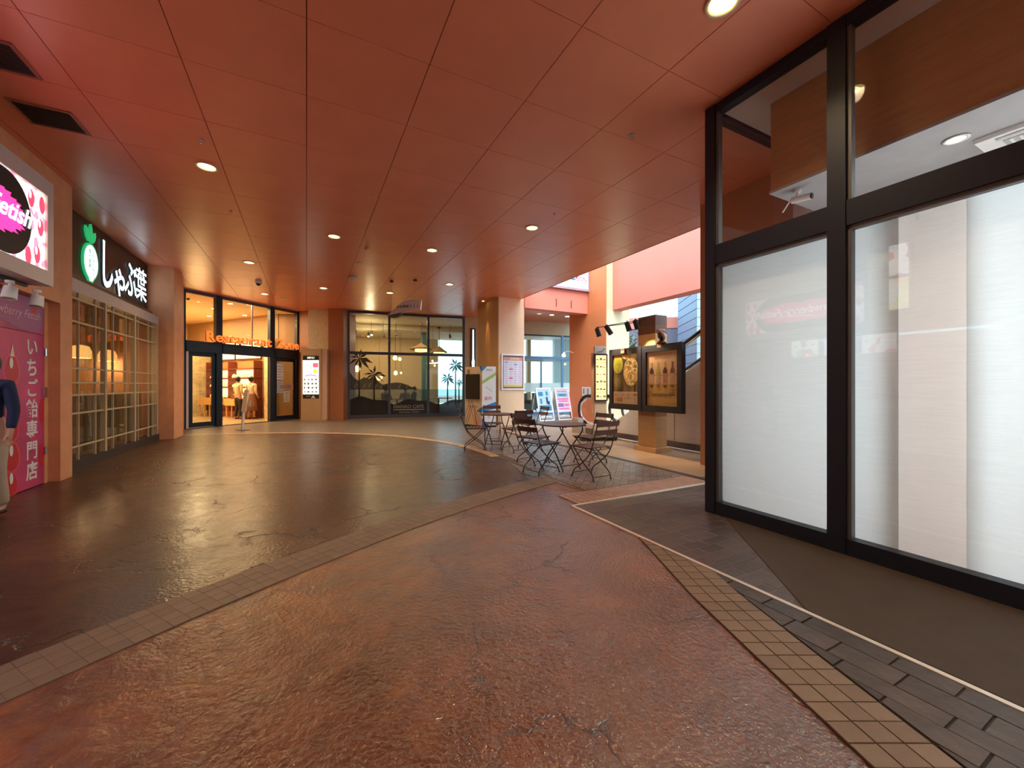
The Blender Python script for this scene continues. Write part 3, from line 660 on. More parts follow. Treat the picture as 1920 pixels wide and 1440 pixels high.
for i, (v, z_) in enumerate(((11.8, 2.05), (13.1, 2.05), (10.1, 2.10))):
    t = thing('pendant_lamp', ('glowing pendant lamp behind the left lattice bay', 'glowing pendant lamp behind the middle lattice bay', 'glowing pendant lamp deep behind the first lattice bay')[i], 'pendant lamp', W(-4.3, v, z_), A, 'pendant lamps behind the lattice')
    MB().lathe([(.03,.16),(.13,.13),(.17,.03),(.17,-.12),(.15,-.12),(.15,.02),(.11,.10)]).build('shade', emis('amber_shade', (1,.50,.14), 1.0), t)
    MB().cyl((0,0,.15), (0,0,1.0), .008).build('cord', RUBBER, t); MB().lathe([(.001,.06),(.05,.03),(.055,-.02),(.03,-.06),(.001,-.07)], n=12).build('bulb', LAMP, t)
    pt(W(-4.3, v, z_-.2), 16, (1,.62,.3))
for i, v in enumerate((9.6, 11.4)):
    t = thing('restaurant_bench', ('wooden booth seat behind the first lattice bay', 'wooden booth seat behind the far lattice bays')[i], 'bench', W(-4.9, v, 0), A, 'booth seats behind the lattice')
    B(-.8, .8, -.25, .25, .05, .45).build('seat', DWOOD, t); B(-.8, .8, .25, .33, .0, 1.15).build('backrest', M('booth_back', (.28,.16,.08), .6), t)

# ================================================================ ENTRANCE TO THE RESTAURANT ZONE
en = panel('door_1', None, None, (E0.x, E0.y, 0), tuple(ED), kind='structure')
for x0, x1 in ((-.10,.0), (.88,1.07), (2.76,2.95), (3.90,3.99)): B(x0, x1, 0, 4.27, -.12, .03).build('post', ALU, en)
for x0, x1 in ((0,.88), (1.07,2.76), (2.95,3.90)):
    B(x0, x1, 2.38, 2.72, -.10, .06).build('header', ALU, en); B(x0, x1, 4.18, 4.27, -.08, .02).build('top_rail', M('brown_head_rail', (.10,.045,.03), .5), en)
    B(x0, x1, 2.72, 4.18, -.035, -.027).build('pane', GLASS, en)
B(2.09, 2.13, 2.72, 4.18, -.05, -.01).build('glass_fin', M('pale_fin', (.55,.48,.38), .3), en)
for nm, x0, x1, zz in (('sliding_leaf', .10, .88, -.06), ('sliding_leaf', 2.95, 3.88, -.06)):
    m = MB(); w_ = .11; m.box(x0, x0+w_, .03, 2.38, zz, zz+.04); m.box(x1-w_, x1, .03, 2.38, zz, zz+.04); m.box(x0+w_, x1-w_, .03, .18, zz, zz+.04); m.box(x0+w_, x1-w_, 2.25, 2.38, zz, zz+.04)
    lf_ = m.build(nm, ALU, en); B(x0+w_, x1-w_, .18, 2.25, zz+.015, zz+.022).build('pane', GLASSD, lf_)
B(0, .06, 0, 2.38, -.10, .05).build('door_jamb', PINKW, en)
B(0, 3.9, 0, .02, -.12, .08).build('threshold', ALU, en)
OR = emis('orange_neon', (1.0,.13,.015), .95)
lt = panel('zone_sign', 'orange raised letters reading Restaurant Zone on the entrance header', 'sign', (E0.x, E0.y, 0), tuple(ED))
xs = [.50, 2.06]
ORB = M('orange_letter_body', (.55,.09,.02), .5)
for word, x0, x1 in (('Restaurant', .50, 2.72), ('Zone', 2.90, 3.87)):
    for mt_, z_, ex, nm_ in ((ORB, .13, .025, 'letter_body'), (OR, .158, .002, 'lit_face')):
        a1 = text(word, .435, mt_, lt, 0, 2.885, z_, name=nm_, extrude=ex, bold=.009, align='LEFT', spacing=1.04)
        xa = min(v.co.x for v in a1.data.vertices); xb = max(v.co.x for v in a1.data.vertices); a1.scale.x = (x1-x0)/(xb-xa); a1.location.x = x0-xa*a1.scale.x
for x in (.8, 1.6, 2.4, 3.2, 3.7): B(x-.01, x+.01, 2.70, 2.76, .05, .14).build('bracket', ALU, lt)
# notices on the right leaf
for i, (x, z0, w_, h_, mt, lb) in enumerate(((2.98, 1.55, .36, .62, PAPER, 'tall white notice taped high on the dark door leaf'), (2.98, 1.05, .34, .46, M('pale_blue_paper', (.55,.60,.66), .6), 'pale blue notice taped mid height on the dark door leaf'), (3.16, 1.18, .60, .20, M('pink_paper', (.72,.45,.42), .6), 'wide pinkish notice across the dark door leaf'), (3.36, .70, .24, .42, PAPER, 'small white notice low on the dark door leaf'))):
    t = panel('door_notice', lb, 'notice', (E0.x, E0.y, 0), tuple(ED), 'notices on the entrance door'); t.location = Vector((E0.x, E0.y, 0))
    MB().box(x, x+w_, z0, z0+h_, -.030+i*.004, -.028+i*.004).build('sheet', mt, t)
    m = MB()
    for k in range(5): m.rect(x+.03, z0+h_*(.15+.16*k), x+w_-.04-.05*(k % 2), z0+h_*(.15+.16*k)+.02, -.0272+i*.004)
    m.build('printed_lines', M('grey_print', (.25,.25,.27), .6), t)
# hall behind the doors
Q0 = Vector((-15.4, 18.79)); QD = Vector((.9013, -.4333)); QN = Vector((-.4333, -.9013))
def qw(x, y=0): p = Q0+QD*x-QN*y; return (p.x, p.y)
HALLW = M('hall_wall', (.70,.50,.26), .6); 
struct(MB().prism([qw(0), qw(6.7), qw(6.7,.2), qw(0,.2)], 0, 4.27), 'wall_hall', M('hall_wood_wall', (.36,.20,.08), .6, var=.15, vs=4, stretch=(1,1,10)), uv=False)
hallp = [tuple(W(-3.75, 15.3)[:2]), (E0.x-.06, E0.y+.02), (E1.x-.10, E1.y+.06), (-8.4,16.1), qw(6.7), qw(0), (-16.5, 15.0)]
struct(MB().prism(hallp, 4.2, 4.27), 'ceiling', M('hall_ceiling', (.80,.60,.34), .7), uv=False)
struct(MB().prism(hallp, 0, .008), 'floor', brick_mat('hall_floor_tiles', (.52,.37,.2), (.42,.28,.15), (.2,.13,.07), .6, .6, .25), uv=False)
struct(MB().prism([(-16.5,15.0),(-16.3,15.0),qw(.1),qw(-.1)], 0, 4.2), 'wall_hall', HALLW, uv=False)
struct(MB().prism([tuple(W(-4.2,15.25)[:2]), tuple(W(-4.0,15.3)[:2]), (-16.3,15.1), (-16.5,15.0)], 0, 4.2), 'wall_hall', HALLW, uv=False)
struct(MB().prism([qw(6.6,-.02), (-8.42,15.98), (-8.40,16.2), qw(6.6,.2)], 0, 4.27), 'wall_hall', M('hall_side_wall', (.30,.15,.06), .6), uv=False)
BRK = brick_mat('pale_brick_veneer', (.72,.56,.33), (.66,.50,.28), (.45,.32,.17), .26, .075, .6)
BRK.node_tree.nodes['Mapping'].inputs['Rotation'].default_value = (PI/2, 0, 0)
struct(MB().prism([qw(.9,-1.3), qw(2.0,-1.3), qw(2.0,.0), qw(.9,.0)], 0, 3.1), 'wall_hall', BRK, uv=False)
struct(MB().prism([qw(6.3,-.3), qw(6.66,-.3), qw(6.66,.0), qw(6.3,.0)], 0, 3.1), 'wall_hall', BRK, uv=False)
FOOD = photo_mat('food_print', [(.95,.60,.25),(.98,.88,.65),(.75,.25,.08),(.90,.70,.30),(.98,.92,.75),(.55,.35,.10)], 7, .9)
FOODM = photo_mat('food_model', [(.85,.55,.2),(.95,.85,.6),(.6,.2,.06),(.4,.45,.12),(.9,.7,.35),(.95,.9,.8)], 22, .45)  # models glow in their own colours to look brightly lit
for i, (x0, x1) in enumerate(((2.35, 3.93), (4.0, 5.7))):
    t = panel('food_picture_board', ('left lit row of round food pictures above the display shelves', 'right lit row of round food pictures above the display shelves')[i], 'picture board', (qw(x0,-.06)[0], qw(x0,-.06)[1], 2.42), tuple(QD), 'lit food picture boards')
    MB().box(0, x1-x0, 0, .78, -.05, 0).build('case', DWOOD, t); MB().rect(.02, .05, x1-x0-.02, .74, .002).build('lit_face', emis('cream_lit', (1,.72,.36), 1.1), t)
    for k in range(3):
        cx = (x1-x0)*(k+.5)/3; b1 = MB().ell(cx, .38, .24, .24, .006, 22).build('plate_picture', emis('plate_lit', (1,.85,.6), 1.0), t); MB().ell(cx, .38, .17, .16, .009, 18).build('dish_picture', FOOD, b1)
ds = panel('display_shelves', 'backlit shelving with rows of food models inside the entrance hall', 'shelving', (qw(2.35,-.36)[0], qw(2.35,-.36)[1], 0), tuple(QD))
DRED = M('dark_red_lacquer', (.16,.03,.015), .35)
for z_ in (.76, 1.22, 1.60, 2.0): B(0, 3.4, z_, z_+.04, -.34, .0).build('shelf', DRED, ds)
B(0, 3.4, 0, .25, -.30, -.05).build('kickboard', DRED, ds)
for x in (0, 1.62, 3.36): B(x, x+.04, .25, 2.34, -.34, -.0).build('upright', DRED, ds)
B(.04, 3.36, .80, 1.98, -.335, -.33).build('lit_back', emis('shelf_glow', (1,.66,.28), 1.5), ds)
random.seed(5)
ORD = ['first','second','third','fourth','fifth','sixth','seventh','eighth','ninth','tenth','eleventh','twelfth','thirteenth','last']
for r_, z_ in enumerate((.80, 1.26, 1.64)):
    for k in range(14):
        x = .15+.235*k+random.uniform(-.02,.02)
        t = panel('food_model', 'plate of model food on the %s display shelf, %s plate from the left' % (('bottom','middle','top')[r_], ORD[k]), 'food model', (qw(2.35+x,-.20)[0], qw(2.35+x,-.20)[1], z_), tuple(QD), ('food models on the bottom shelf', 'food models on the middle shelf', 'food models on the top shelf')[r_])
        if r_+k == 0:
            P0 = MB(); P0.lathe([(.001,0),(.05,0),(.10,.03),(.095,.032),(.05,.008),(.001,.008)], n=14); P0.v = [(a, c, -b) for a, b, c in P0.v]
            F0 = MB(); F0.lathe([(.08,.02),(.075,.07),(.05,.12),(.02,.14),(.001,.145)], n=10); F0.v = [(a, c, -b) for a, b, c in F0.v]
            pm_ = P0.build('plate', WHITE, t).data; fm_ = F0.build('food', FOODM, t).data
        else: put('plate', pm_, t); put('food', fm_, t)
        t.scale = (1, random.uniform(.8, 1.4), 1)
for i, x in enumerate((2.5, 4.45)):
    t = panel('hall_table', ('low wooden table in front of the display, left of the two people', 'low wooden table in front of the display, right of the two people')[i], 'table', (qw(x,-.57)[0], qw(x,-.57)[1], 0), tuple(QD), 'low wooden tables in the entrance hall')
    B(0, 1.25, .52, .80, -.19, .19).build('tabletop', M('honey_wood', (.60,.35,.13), .4, var=.1, vs=3, stretch=(1,6,6)), t)
    for a in (.06, .42, .80, 1.16): B(a, a+.035, 0, .52, .12, .16).build('leg', M('honey_wood', (.60,.35,.13)), t)
for px_, pw in (((-11.9,14.6,4.17),150), ((-9.9,14.6,4.17),85), ((-13.2,16.2,4.17),80)):
    arealight(px_, (px_[0], px_[1], 0), pw, 1.4, 1.4, (1,.74,.38), 'hall_ceiling_light')
pt((-12.0, 15.2, 2.6), 34, (1,.62,.26), .3)
for i, (x, y) in enumerate(((-11.1,14.8), (-12.5,16.4), (-9.84,13.88), (-10.9,16.2))):
    t = thing('hall_downlight', ('nearest round downlight in the yellow hall ceiling', 'rear round downlight in the yellow hall ceiling', 'downlight above the second glass bay of the hall', 'downlight above the hall display')[i], 'ceiling light', (x, y, 4.198), 0, 'hall downlights')
    MB().lathe([(.09,0),(.11,-.008),(.08,-.010),(.075,0)]).build('rim', WHITE, t); MB().cyl((0,0,-.002),(0,0,-.005),.075).build('bulb', LAMP, t)
t = thing('dome_camera', 'small dark dome camera on the yellow hall ceiling at the left', 'camera', (-10.6, 13.0, 4.2)); MB().cyl((0,0,0),(0,0,-.02),.07).build('mount', WHITE, t); MB().lathe([(.05,-.02),(.045,-.05),(.02,-.07),(.001,-.075)], n=14).build('dome', BLACK, t)

# ================================================================ POSTER COLUMN, CAFE FRONT
pk = panel('poster_cabinet', 'tall tan cabinet with a lit white menu poster between the entrance and the cafe', 'poster cabinet', (-7.98, 15.02, 0), (1, 0))
MB().prism([(0,-.30),(.78,-.30),(.78,0),(0,0)], 0, .01)
m = MB(); m.box(0, .76, 0, 2.72, -.29, 0); m.build('cabinet_body', BEIGE, pk); m = MB(); m.box(.76, .96, 0, 2.72, -.29, -.04); m.build('side_bevel', M('lit_bevel', (.60,.42,.31), .5), pk)
MB().box(-.01, .97, 0, .06, -.29, .015).build('plinth', BEIGE, pk)
MB().box(.08, .68, .84, 2.46, .0, .006).build('poster_back', KPR, pk)
MB().rect(.075, 1.00, .685, 2.29, .012).build('poster', emis('lit_poster_white', (.86,1.0,.93), .58), pk)
m = MB(); m.rect(.46, 2.02, .66, 2.18, .014); m.build('red_ticket', emis('poster_red', (.85,.10,.16), .8), pk)
MB().ell(.54, 1.88, .075, .085, .014).build('yellow_dot', emis('poster_yellow', (.85,.80,.05), .8), pk)
m = MB(); m.flat([(.13,1.66),(.18,1.72),(.38,1.76),(.58,1.72),(.64,1.66),(.58,1.67),(.38,1.71),(.18,1.67)], .014); m.build('pink_ribbon', emis('poster_pink', (.75,.25,.42), .8), pk)
GP = M('poster_grey_print', (.35,.42,.40), .5)
random.seed(3)
for r_ in range(4):
    for c_ in range(4):
        MB().ell(.15+.145*c_+random.uniform(-.01,.01), 1.56-.155*r_, random.uniform(.025,.045), random.uniform(.02,.05), .0145, 10).build('dish_drawing', GP, pk)
text('MENU', .10, emis('poster_title', (.8,.95,.85), .6), pk, .38, 2.38, .010, bold=.002)
text('MENU', .06, M('poster_foot', (.6,.6,.58), .5), pk, .28, .92, .010)
MB().flat([(.38,.86),(.56,.86),(.47,.97)], .010).build('triangle_print', WPR, pk)
# cafe glazing
cf = panel('window_3', None, None, (CF0[0], CF0[1], 0), tuple(CD), kind='structure')
for x in (.03, 1.56, 3.12, 4.62): B(x-.045, x+.045, .02, 4.26, -.10, .02).build('mullion', ALUB, cf)
for a, b in ((.075,1.515),(1.605,3.075),(3.165,4.575)):
    B(a, b, 2.57, 2.68, -.09, .015).build('transom', ALUB, cf); B(a, b, .02, .16, -.09, .02).build('bottom_rail', ALUB, cf); B(a, b, 4.19, 4.26, -.09, .02).build('top_rail', ALUB, cf)
    B(a, b, .16, 4.19, -.045, -.038).build('pane', GLASSD, cf)
B(-.02, 4.66, 0, .02, -.2, .25).build('sill_step', M('tan_sill', (.34,.19,.10), .5), cf)
dc = panel('window_decal', 'dark seaside silhouette film with palm trees, mountains and cafe name on the lower cafe panes', 'window film', (CF0[0], CF0[1], 0), tuple(CD))
def film(name, col, a):
    m, n, p, out = newmat(name); p.inputs['Base Color'].default_value = (*col, 1); p.inputs['Alpha'].default_value = a; p.inputs['Roughness'].default_value = .3; return m
DK = film('dark_film', (.006,.005,.008), .96); SEA = film('teal_film', (.03,.17,.19), .58); MT = film('mountain_film', (.015,.015,.018), .9)
ZD = -.033
m = MB()
for a, b in ((.08,1.51),(1.61,3.07),(3.17,4.57)):
    n = 10; top = [(a+(b-a)*i/n, .62+.09*math.sin(3.1*(a+(b-a)*i/n))-.04*math.cos(7*(a+(b-a)*i/n))+(.16 if a < 1 else .05)) for i in range(n+1)]
    m.flat([(a,.16),(b,.16)]+top[::-1], ZD+.002)
m.build('ground_print', DK, dc)
m = MB()
for a, b in ((.08,1.51),(1.61,3.07),(3.17,4.57)): m.rect(a, .60, b, 1.17, ZD)
m.build('sea_print', SEA, dc)
m = MB(); m.flat([(.08,1.17),(1.51,1.17),(1.51,1.42),(1.30,1.36),(1.12,1.52),(.95,1.66),(.80,1.60),(.60,1.66),(.40,1.52),(.22,1.64),(.08,1.86)], ZD+.004)
m.flat([(1.61,1.17),(2.75,1.17),(2.45,1.27),(2.1,1.42),(1.85,1.46),(1.61,1.43)], ZD+.004); m.build('mountain_print', MT, dc)
m = MB()
for x, y in ((.2,1.25),(.34,1.33),(.55,1.24),(.75,1.28),(.98,1.22),(1.2,1.24),(1.9,1.22),(2.2,1.21)): m.flat([(x,y),(x+.05,y-.02),(x+.13,y+.17),(x+.08,y+.17)], ZD+.006)
m.build('mountain_light_print', film('grey_green_film', (.16,.20,.16), .8), dc)
def palm(cx, z0, z1, r, seed, nm='palm_print'):
    m = MB(); random.seed(seed); m.flat([(cx-.035,z0),(cx+.035,z0),(cx+.02,z1),(cx-.02,z1)], ZD+.008)
    for k in range(9):
        a = 2*PI*k/9+random.uniform(-.15,.15); L = r*random.uniform(.75,1.05); dx, dy = math.cos(a), math.sin(a)*.85
        dr = -.28*L*abs(dx); q = (-dy, dx); w = .13*L
        m.flat([(cx,z1),(cx+dx*L*.5+q[0]*w, z1+dy*L*.5+q[1]*w+dr*.1),(cx+dx*L, z1+dy*L+dr),(cx+dx*L*.5-q[0]*w, z1+dy*L*.5-q[1]*w+dr*.3)], ZD+.008+.0003*k)
    return m.build(nm, DK, dc)
palm(.42, .5, 2.42, .52, 1); palm(.98, .5, 1.78, .46, 2); palm(4.27, .5, 2.20, .42, 3); palm(3.93, .5, 1.64, .38, 4); palm(4.42, .5, 1.46, .22, 5)
GLD = M('pale_gold_print', (.30,.27,.22), .4)
text('HANAO CAFE', .19, GLD, dc, 2.33, .46, ZD+.006, bold=.003, sx=1.02); MB().rect(1.72, .33, 2.95, .345, ZD+.006).build('underline', WPR, dc)
text('Hawaiian Diner', .13, GLD, dc, 2.33, .24, ZD+.006, shear=.4)
# cafe room
CW = M('cafe_wall', (.62,.50,.32), .7)
struct(MB().prism([cw(-.2,.12), cw(7.2,.12), cw(7.2,6.2), cw(-.6,6.2)], 0, .006), 'floor', M('cafe_floor', (.22,.15,.09), .5), uv=False)
struct(MB().prism([cw(-.05,.06), cw(5.2,.06), cw(5.2,2.6), cw(-.05,2.6)], 4.2, 4.27), 'ceiling', M('cafe_ceiling', (.66,.58,.42), .7), uv=False)
struct(MB().prism([cw(-.3,2.6), cw(7,2.6), cw(7,6.2), cw(-.3,6.2)], 3.95, 4.27), 'ceiling', M('cafe_ceiling', (.66,.58,.42), .7), uv=False)
struct(MB().prism([cw(-.3,6.0), cw(4.4,6.0), cw(4.4,6.2), cw(-.3,6.2)], 0, 4.2), 'wall_cafe', CW, uv=False)
struct(MB().prism([cw(-.3,.0), cw(-.02,.0), cw(-.05,6.2), cw(-.5,6.2)], 0, 4.2), 'wall_cafe', CW, uv=False)
struct(MB().prism([cw(3.2,3.2), cw(3.55,3.2), cw(3.55,3.6), cw(3.2,3.6)], 0, 3.95), 'column_10', M('teal_column', (.10,.26,.27), .6), uv=False)
def at(x, y, z): p = cw(x, y); return (p[0], p[1], z)
for k, (x, y) in enumerate(((.2,1.9),(.85,1.9),(1.35,1.9),(1.9,1.9),(4.35,1.9),(.7,3.0),(1.95,3.0),(1.4,3.2))):
    zt = 3.92 if y > 2.6 else 4.18
    t = thing('cafe_spotlight', ['leftmost dark track spotlight in the cafe', 'lit dark track spotlight in the left cafe pane', 'dark track spotlight beside the first cafe mullion', 'dark track spotlight in the middle cafe pane', 'dark track spotlight in the right cafe pane', 'rear dark spotlight low in the left cafe pane', 'rear dark spotlight in the middle cafe pane', 'rear dark spotlight beside the first cafe mullion'][k], 'spotlight', at(x, y, zt), 0, 'dark cafe spotlights')
    MB().cyl((0,0,0), (0,0,-(zt-3.74 if y < 2.6 else .12)), .008).build('stem', RUBBER, t); zz = -(zt-3.74 if y < 2.6 else .12)
    MB().cyl((0,.03,zz), (.03,-.05,zz-.17), .045, .055).build('lamp_head', RUBBER, t); MB().cyl((.03,-.05,zz-.171), (.031,-.052,zz-.175), .045).build('lens', LAMP if k in (1,5) else M('lens_grey', (.3,.3,.3), .3), t)
    if k in (1, 5): pt(at(x, y-.2, 3.45), 18, (1,.75,.42))
STRAW = M('straw_shade', (.34,.19,.08), .8, var=.3, vs=20)
for k, (x, y, z_, r) in enumerate(((3.0,1.7,3.02,.52), (3.95,2.6,2.98,.40))):
    t = thing('straw_pendant_lamp', ('wide straw umbrella pendant lamp across the second cafe mullion', 'smaller straw pendant lamp in the right cafe pane')[k], 'pendant lamp', at(x, y, z_), 0, 'straw pendant lamps in the cafe')
    MB().lathe([(.02,.26),(.12,.18),(r*.6,.08),(r,-.02),(r*.97,-.05),(r*.55,.03),(.1,.12)]).build('shade', STRAW, t); MB().cyl((0,0,.24), (0,0,4.18-z_), .014).build('rod', RUBBER, t)
    MB().lathe([(.02,.0),(.26,-.0),(.28,-.14),(.02,-.16)]).build('drum', emis('warm_drum', (1,.62,.26), 2.0), t); MB().cyl((0,0,4.10-z_), (0,0,4.18-z_), .09, .05).build('ceiling_rose', RUBBER, t)
for k, (x, y, z_, r) in enumerate(((1.95,3.9,2.70,.11), (2.15,3.4,2.62,.08), (1.9,2.2,1.90,.09), (2.22,3.6,1.95,.05), (3.55,2.0,2.48,.04), (3.9,3.8,2.35,.05), (.2,3.2,2.1,.14), (1.2,4.6,1.75,.16))):
    t = thing('glow_lamp', ['round glowing lamp high in the middle cafe pane', 'small glow lamp left of the round one', 'amber egg-shaped bulb low in the middle cafe pane', 'tiny white bulb beside the amber egg-shaped bulb', 'tiny bulb beside the second cafe mullion', 'tiny bulb in the right cafe pane', 'warm lamp behind the left palm silhouette', 'warm lamp over the mountain silhouette'][k], 'lamp', at(x, y, z_), 0, 'glowing lamps in the cafe')
    MB().lathe([(.001,r*1.25),(r*.6,r),(r,.1*r),(r*.75,-r*.8),(.001,-r)], n=14).build('bulb', emis('amber_bulb', (1,.58,.18), 5), t); MB().cyl((0,0,r), (0,0,3.93-z_ if y > 2.6 else 4.18-z_), .006).build('cord', RUBBER, t)
arealight(at(2.2, 1.4, 4.15), at(2.2, 1.4, 0), 50, 3.5, 1.0, (1,.78,.48), 'cafe_ceiling_light'); arealight(at(1.6, 4.4, 3.9), at(1.6, 4.4, 0), 40, 3, 1.0, (1,.68,.34), 'cafe_ceiling_light')
for k, (x, y) in enumerate(((1.95, 1.9), (.75, 3.6), (3.9, 2.4))):
    t = thing('cafe_table', ('cafe table with the seated people behind the middle pane', 'cafe table behind the left palm silhouette', 'cafe table behind the right cafe pane')[k], 'table', at(x, y, 0), .33, 'tables inside the cafe')
    B(-.6, .6, -.38, .38, .70, .74).build('tabletop', M('cafe_table_wood', (.45,.27,.12), .4), t); MB().cyl((0,0,.02), (0,0,.70), .04).build('pedestal', RUBBER, t); MB().cyl((0,0,0), (0,0,.03), .28).build('base', RUBBER, t)
# window slit with its daylight made as a glow, and buff wall
sl = panel('slit_window', 'slim bright window slit in a black frame left of the ochre column', 'wall light', cw(5.02,-.02)+(0,), tuple(CD))
MB().box(-.10, .10, 1.75, 3.80, -.0, .05).build('frame', RUBBER, sl); MB().flat([(-.05,2.1),(.05,2.1),(.06,2.35),(.035,2.5),(.03,3.74),(-.03,3.74),(-.035,2.5),(-.06,2.35)], .055).build('glow_pane', emis('cool_white_slit', (.95,1,.92), 1.5), sl)
MB().flat([(-.02,1.85),(.02,1.85),(.025,2.0),(0,2.08),(-.025,2.0)], .055).build('lower_glow_pane', emis('cool_white_slit', (.95,1,.92), 1.5), sl)

# ================================================================ FAR GLAZING BEYOND THE VOID
fg = panel('window_4', None, None, (G0.x, G0.y, 0), tuple(D2), kind='structure')
BLU = M('blue_aluminium', (.10,.19,.40), .35)
for x in (.2, 2.91, 3.9, 5.6): B(x-.04, x+.04, .03, 3.68, -.08, .02).build('mullion', BLU, fg)
B(1.84-.03, 1.84+.03, .03, 2.55, -.08, .02).build('mullion', BLU, fg)
for a, b in ((.24,2.87),(2.95,3.86),(3.94,5.56)):
    B(a, b, 2.55, 2.68, -.08, .02).build('transom', BLU, fg); B(a, b, 0, .10, -.08, .02).build('bottom_rail', BLU, fg); B(a, b, 3.62, 3.68, -.08, .02).build('top_rail', ALU, fg); B(a, b, .10, 3.62, -.04, -.033).build('pane', GLASS, fg)
    B(a, b, 1.03, 1.45, -.030, -.028).build('frosted_band', film('frosted_film', (.70,.80,.80), .80), fg)
def fw(x, y, z): p = gw(x, y); return (p[0], p[1], z)
struct(MB().prism([gw(0,.25), gw(5.8,.25), gw(5.8,7), gw(0,7)], 0, .006), 'floor', M('far_room_floor', (.45,.36,.28), .4), uv=False)
struct(MB().prism([gw(0,.25), gw(5.8,.25), gw(5.8,4), gw(0,4)], 3.9, 4.3), 'ceiling', M('far_room_ceiling', (.62,.58,.48), .7), uv=False)
for k, (x, y, w, mt) in enumerate(((1.75,3.4,.30,CREAM), (2.55,3.9,.22,TANW), (3.9,3.2,.9,M('grey_green_wall', (.36,.38,.33), .6)), (.95,3.2,.3,CREAM), (4.5,3.4,.8,M('grey_green_wall', (.36,.38,.33), .6)))):
    struct(MB().prism([gw(x,y), gw(x+w,y), gw(x+w,y+.3), gw(x,y+.3)], 0, 3.9), 'column_far', mt, uv=False)
struct(MB().prism([gw(1.2,3.2), gw(5.3,3.2), gw(5.3,3.5), gw(1.2,3.5)], 2.65, 2.85), 'beam_far', M('grey_beam', (.36,.38,.36), .6), uv=False)
t = thing('straw_pendant_lamp', 'brown dome pendant lamp at the left of the far glazing', 'pendant lamp', fw(.95, 1.4, 2.95)); MB().lathe([(.03,.22),(.25,.13),(.42,0),(.40,-.02),(.02,.1)]).build('shade', STRAW, t); MB().cyl((0,0,.2), (0,0,.94), .01).build('rod', RUBBER, t)
for k, (x, z_) in enumerate(((1.35, 2.55), (3.75, 2.45))):
    t = thing('glow_lamp', ('amber bulb left of the far mullions', 'amber lamp with a flat dish behind the far right pane')[k], 'lamp', fw(x, 1.5, z_)); MB().lathe([(.001,.07),(.06,.03),(.05,-.05),(.001,-.06)], n=12).build('bulb', emis('amber_bulb', (1,.58,.18), 5), t); MB().lathe([(.01,.06),(.22,.0),(.21,-.012),(.01,.05)]).build('dish', M('brass_dish', (.6,.45,.2), .3), t); MB().cyl((0,0,.06), (0,0,3.9-z_), .006).build('cord', RUBBER, t)
for k, (x, y) in enumerate(((1.35, 1.2), (3.5, 1.3), (2.4, 1.6))):
    t = thing('armchair', ('dark armchair behind the far glazing at its left end', 'brown armchair behind the far glazing, right of the notice boards', 'dark armchair behind the two notice boards')[k], 'armchair', fw(x, y, 0), .3, 'dark armchairs behind the far glazing')
    mt = M('dark_brown_leather', (.05,.035,.03), .45) if k != 1 else M('tan_leather', (.42,.22,.10), .5)
    B(-.3, .3, -.3, .3, .18, .45).build('seat', mt, t); B(-.32, .32, .24, .36, .18, .95).build('backrest', mt, t); B(-.38, -.30, -.3, .36, .1, .62).build('armrest', mt, t); B(.30, .38, -.3, .36, .1, .62).build('armrest', mt, t)
    for a in (-.3, .3):
        for b in (-.25, .3): MB().cyl((a,b,0), (a,b,.19), .02).build('leg', RUBBER, t)
# signboard in the void: shopping-centre plate
ae = panel('centre_signboard', 'white signboard with AEON lettering on the coral wall above the void edge', 'signboard', W(7.35, 11.83, 4.80), DU)
MB().box(0, 1.98, 0, 1.9, -.0, .09).build('case', M('grey_violet_frame', (.40,.30,.36), .4), ae); MB().rect(.07, .08, 1.88, 1.85, .092).build('face', emis('pink_white_face', (.95,.78,.82), .55), ae)
text('ÆON', .22, M('magenta_print', (.55,.03,.16), .5), ae, 1.54, .42, .095, bold=.002); MB().rect(1.10, .40, 1.30, .58, .094).build('logo_sky_print', M('sky_print', (.55,.75,.85), .5), ae); MB().rect(1.10, .34, 1.30, .41, .096).build('logo_sea_print', M('blue_print', (.05,.25,.45), .5), ae)
text('→ 1F', .08, M('grey_print2', (.3,.2,.25), .5), ae, 1.56, .22, .095); MB().ell(.93, .29, .03, .03, .095).build('yellow_dot_print', M('yellow_print', (.8,.7,.05), .5), ae)
text('BUS', .07, M('pink_print3', (.7,.2,.3), .5), ae, 1.20, .25, .095)
for x in (7.9, 8.55): struct(B(x-.012, x+.012, 11.82, 11.86, 4.16, 4.42), 'trim_5', M('rust_stain', (.30,.10,.06), .7))
# posters and notices on the columns
ps = panel('framed_poster', 'white framed timetable poster on the peach column', 'poster', W(5.74, 11.90, 1.19), DU)
m = MB(); m.box(0, .87, 0, .05, 0, .05); m.box(0, .87, 1.15, 1.20, 0, .05); m.box(0, .05, .05, 1.15, 0, .05); m.box(.82, .87, .05, 1.15, 0, .05); m.build('frame', M('white_satin_frame', (.80,.74,.72), .25), ps)
MB().box(.05, .82, .05, 1.15, 0, .018).build('backing', M('dark_red_backing', (.22,.05,.05), .5), ps); MB().rect(.09, .10, .80, 1.10, .020).build('sheet', M('lilac_white_sheet', (.76,.66,.74), .3), ps)
MB().rect(.09, .98, .80, 1.10, .022).build('heading_print', M('salmon_print', (.70,.28,.18), .4), ps); MB().rect(.09, .10, .80, .18, .022).build('footer_print', M('mustard_print', (.72,.50,.12), .4), ps)
tp = M('rose_text_print', (.55,.25,.30), .5); tb = M('blue_text_print', (.22,.28,.55), .5); tr_ = M('scarlet_print', (.78,.06,.08), .5)
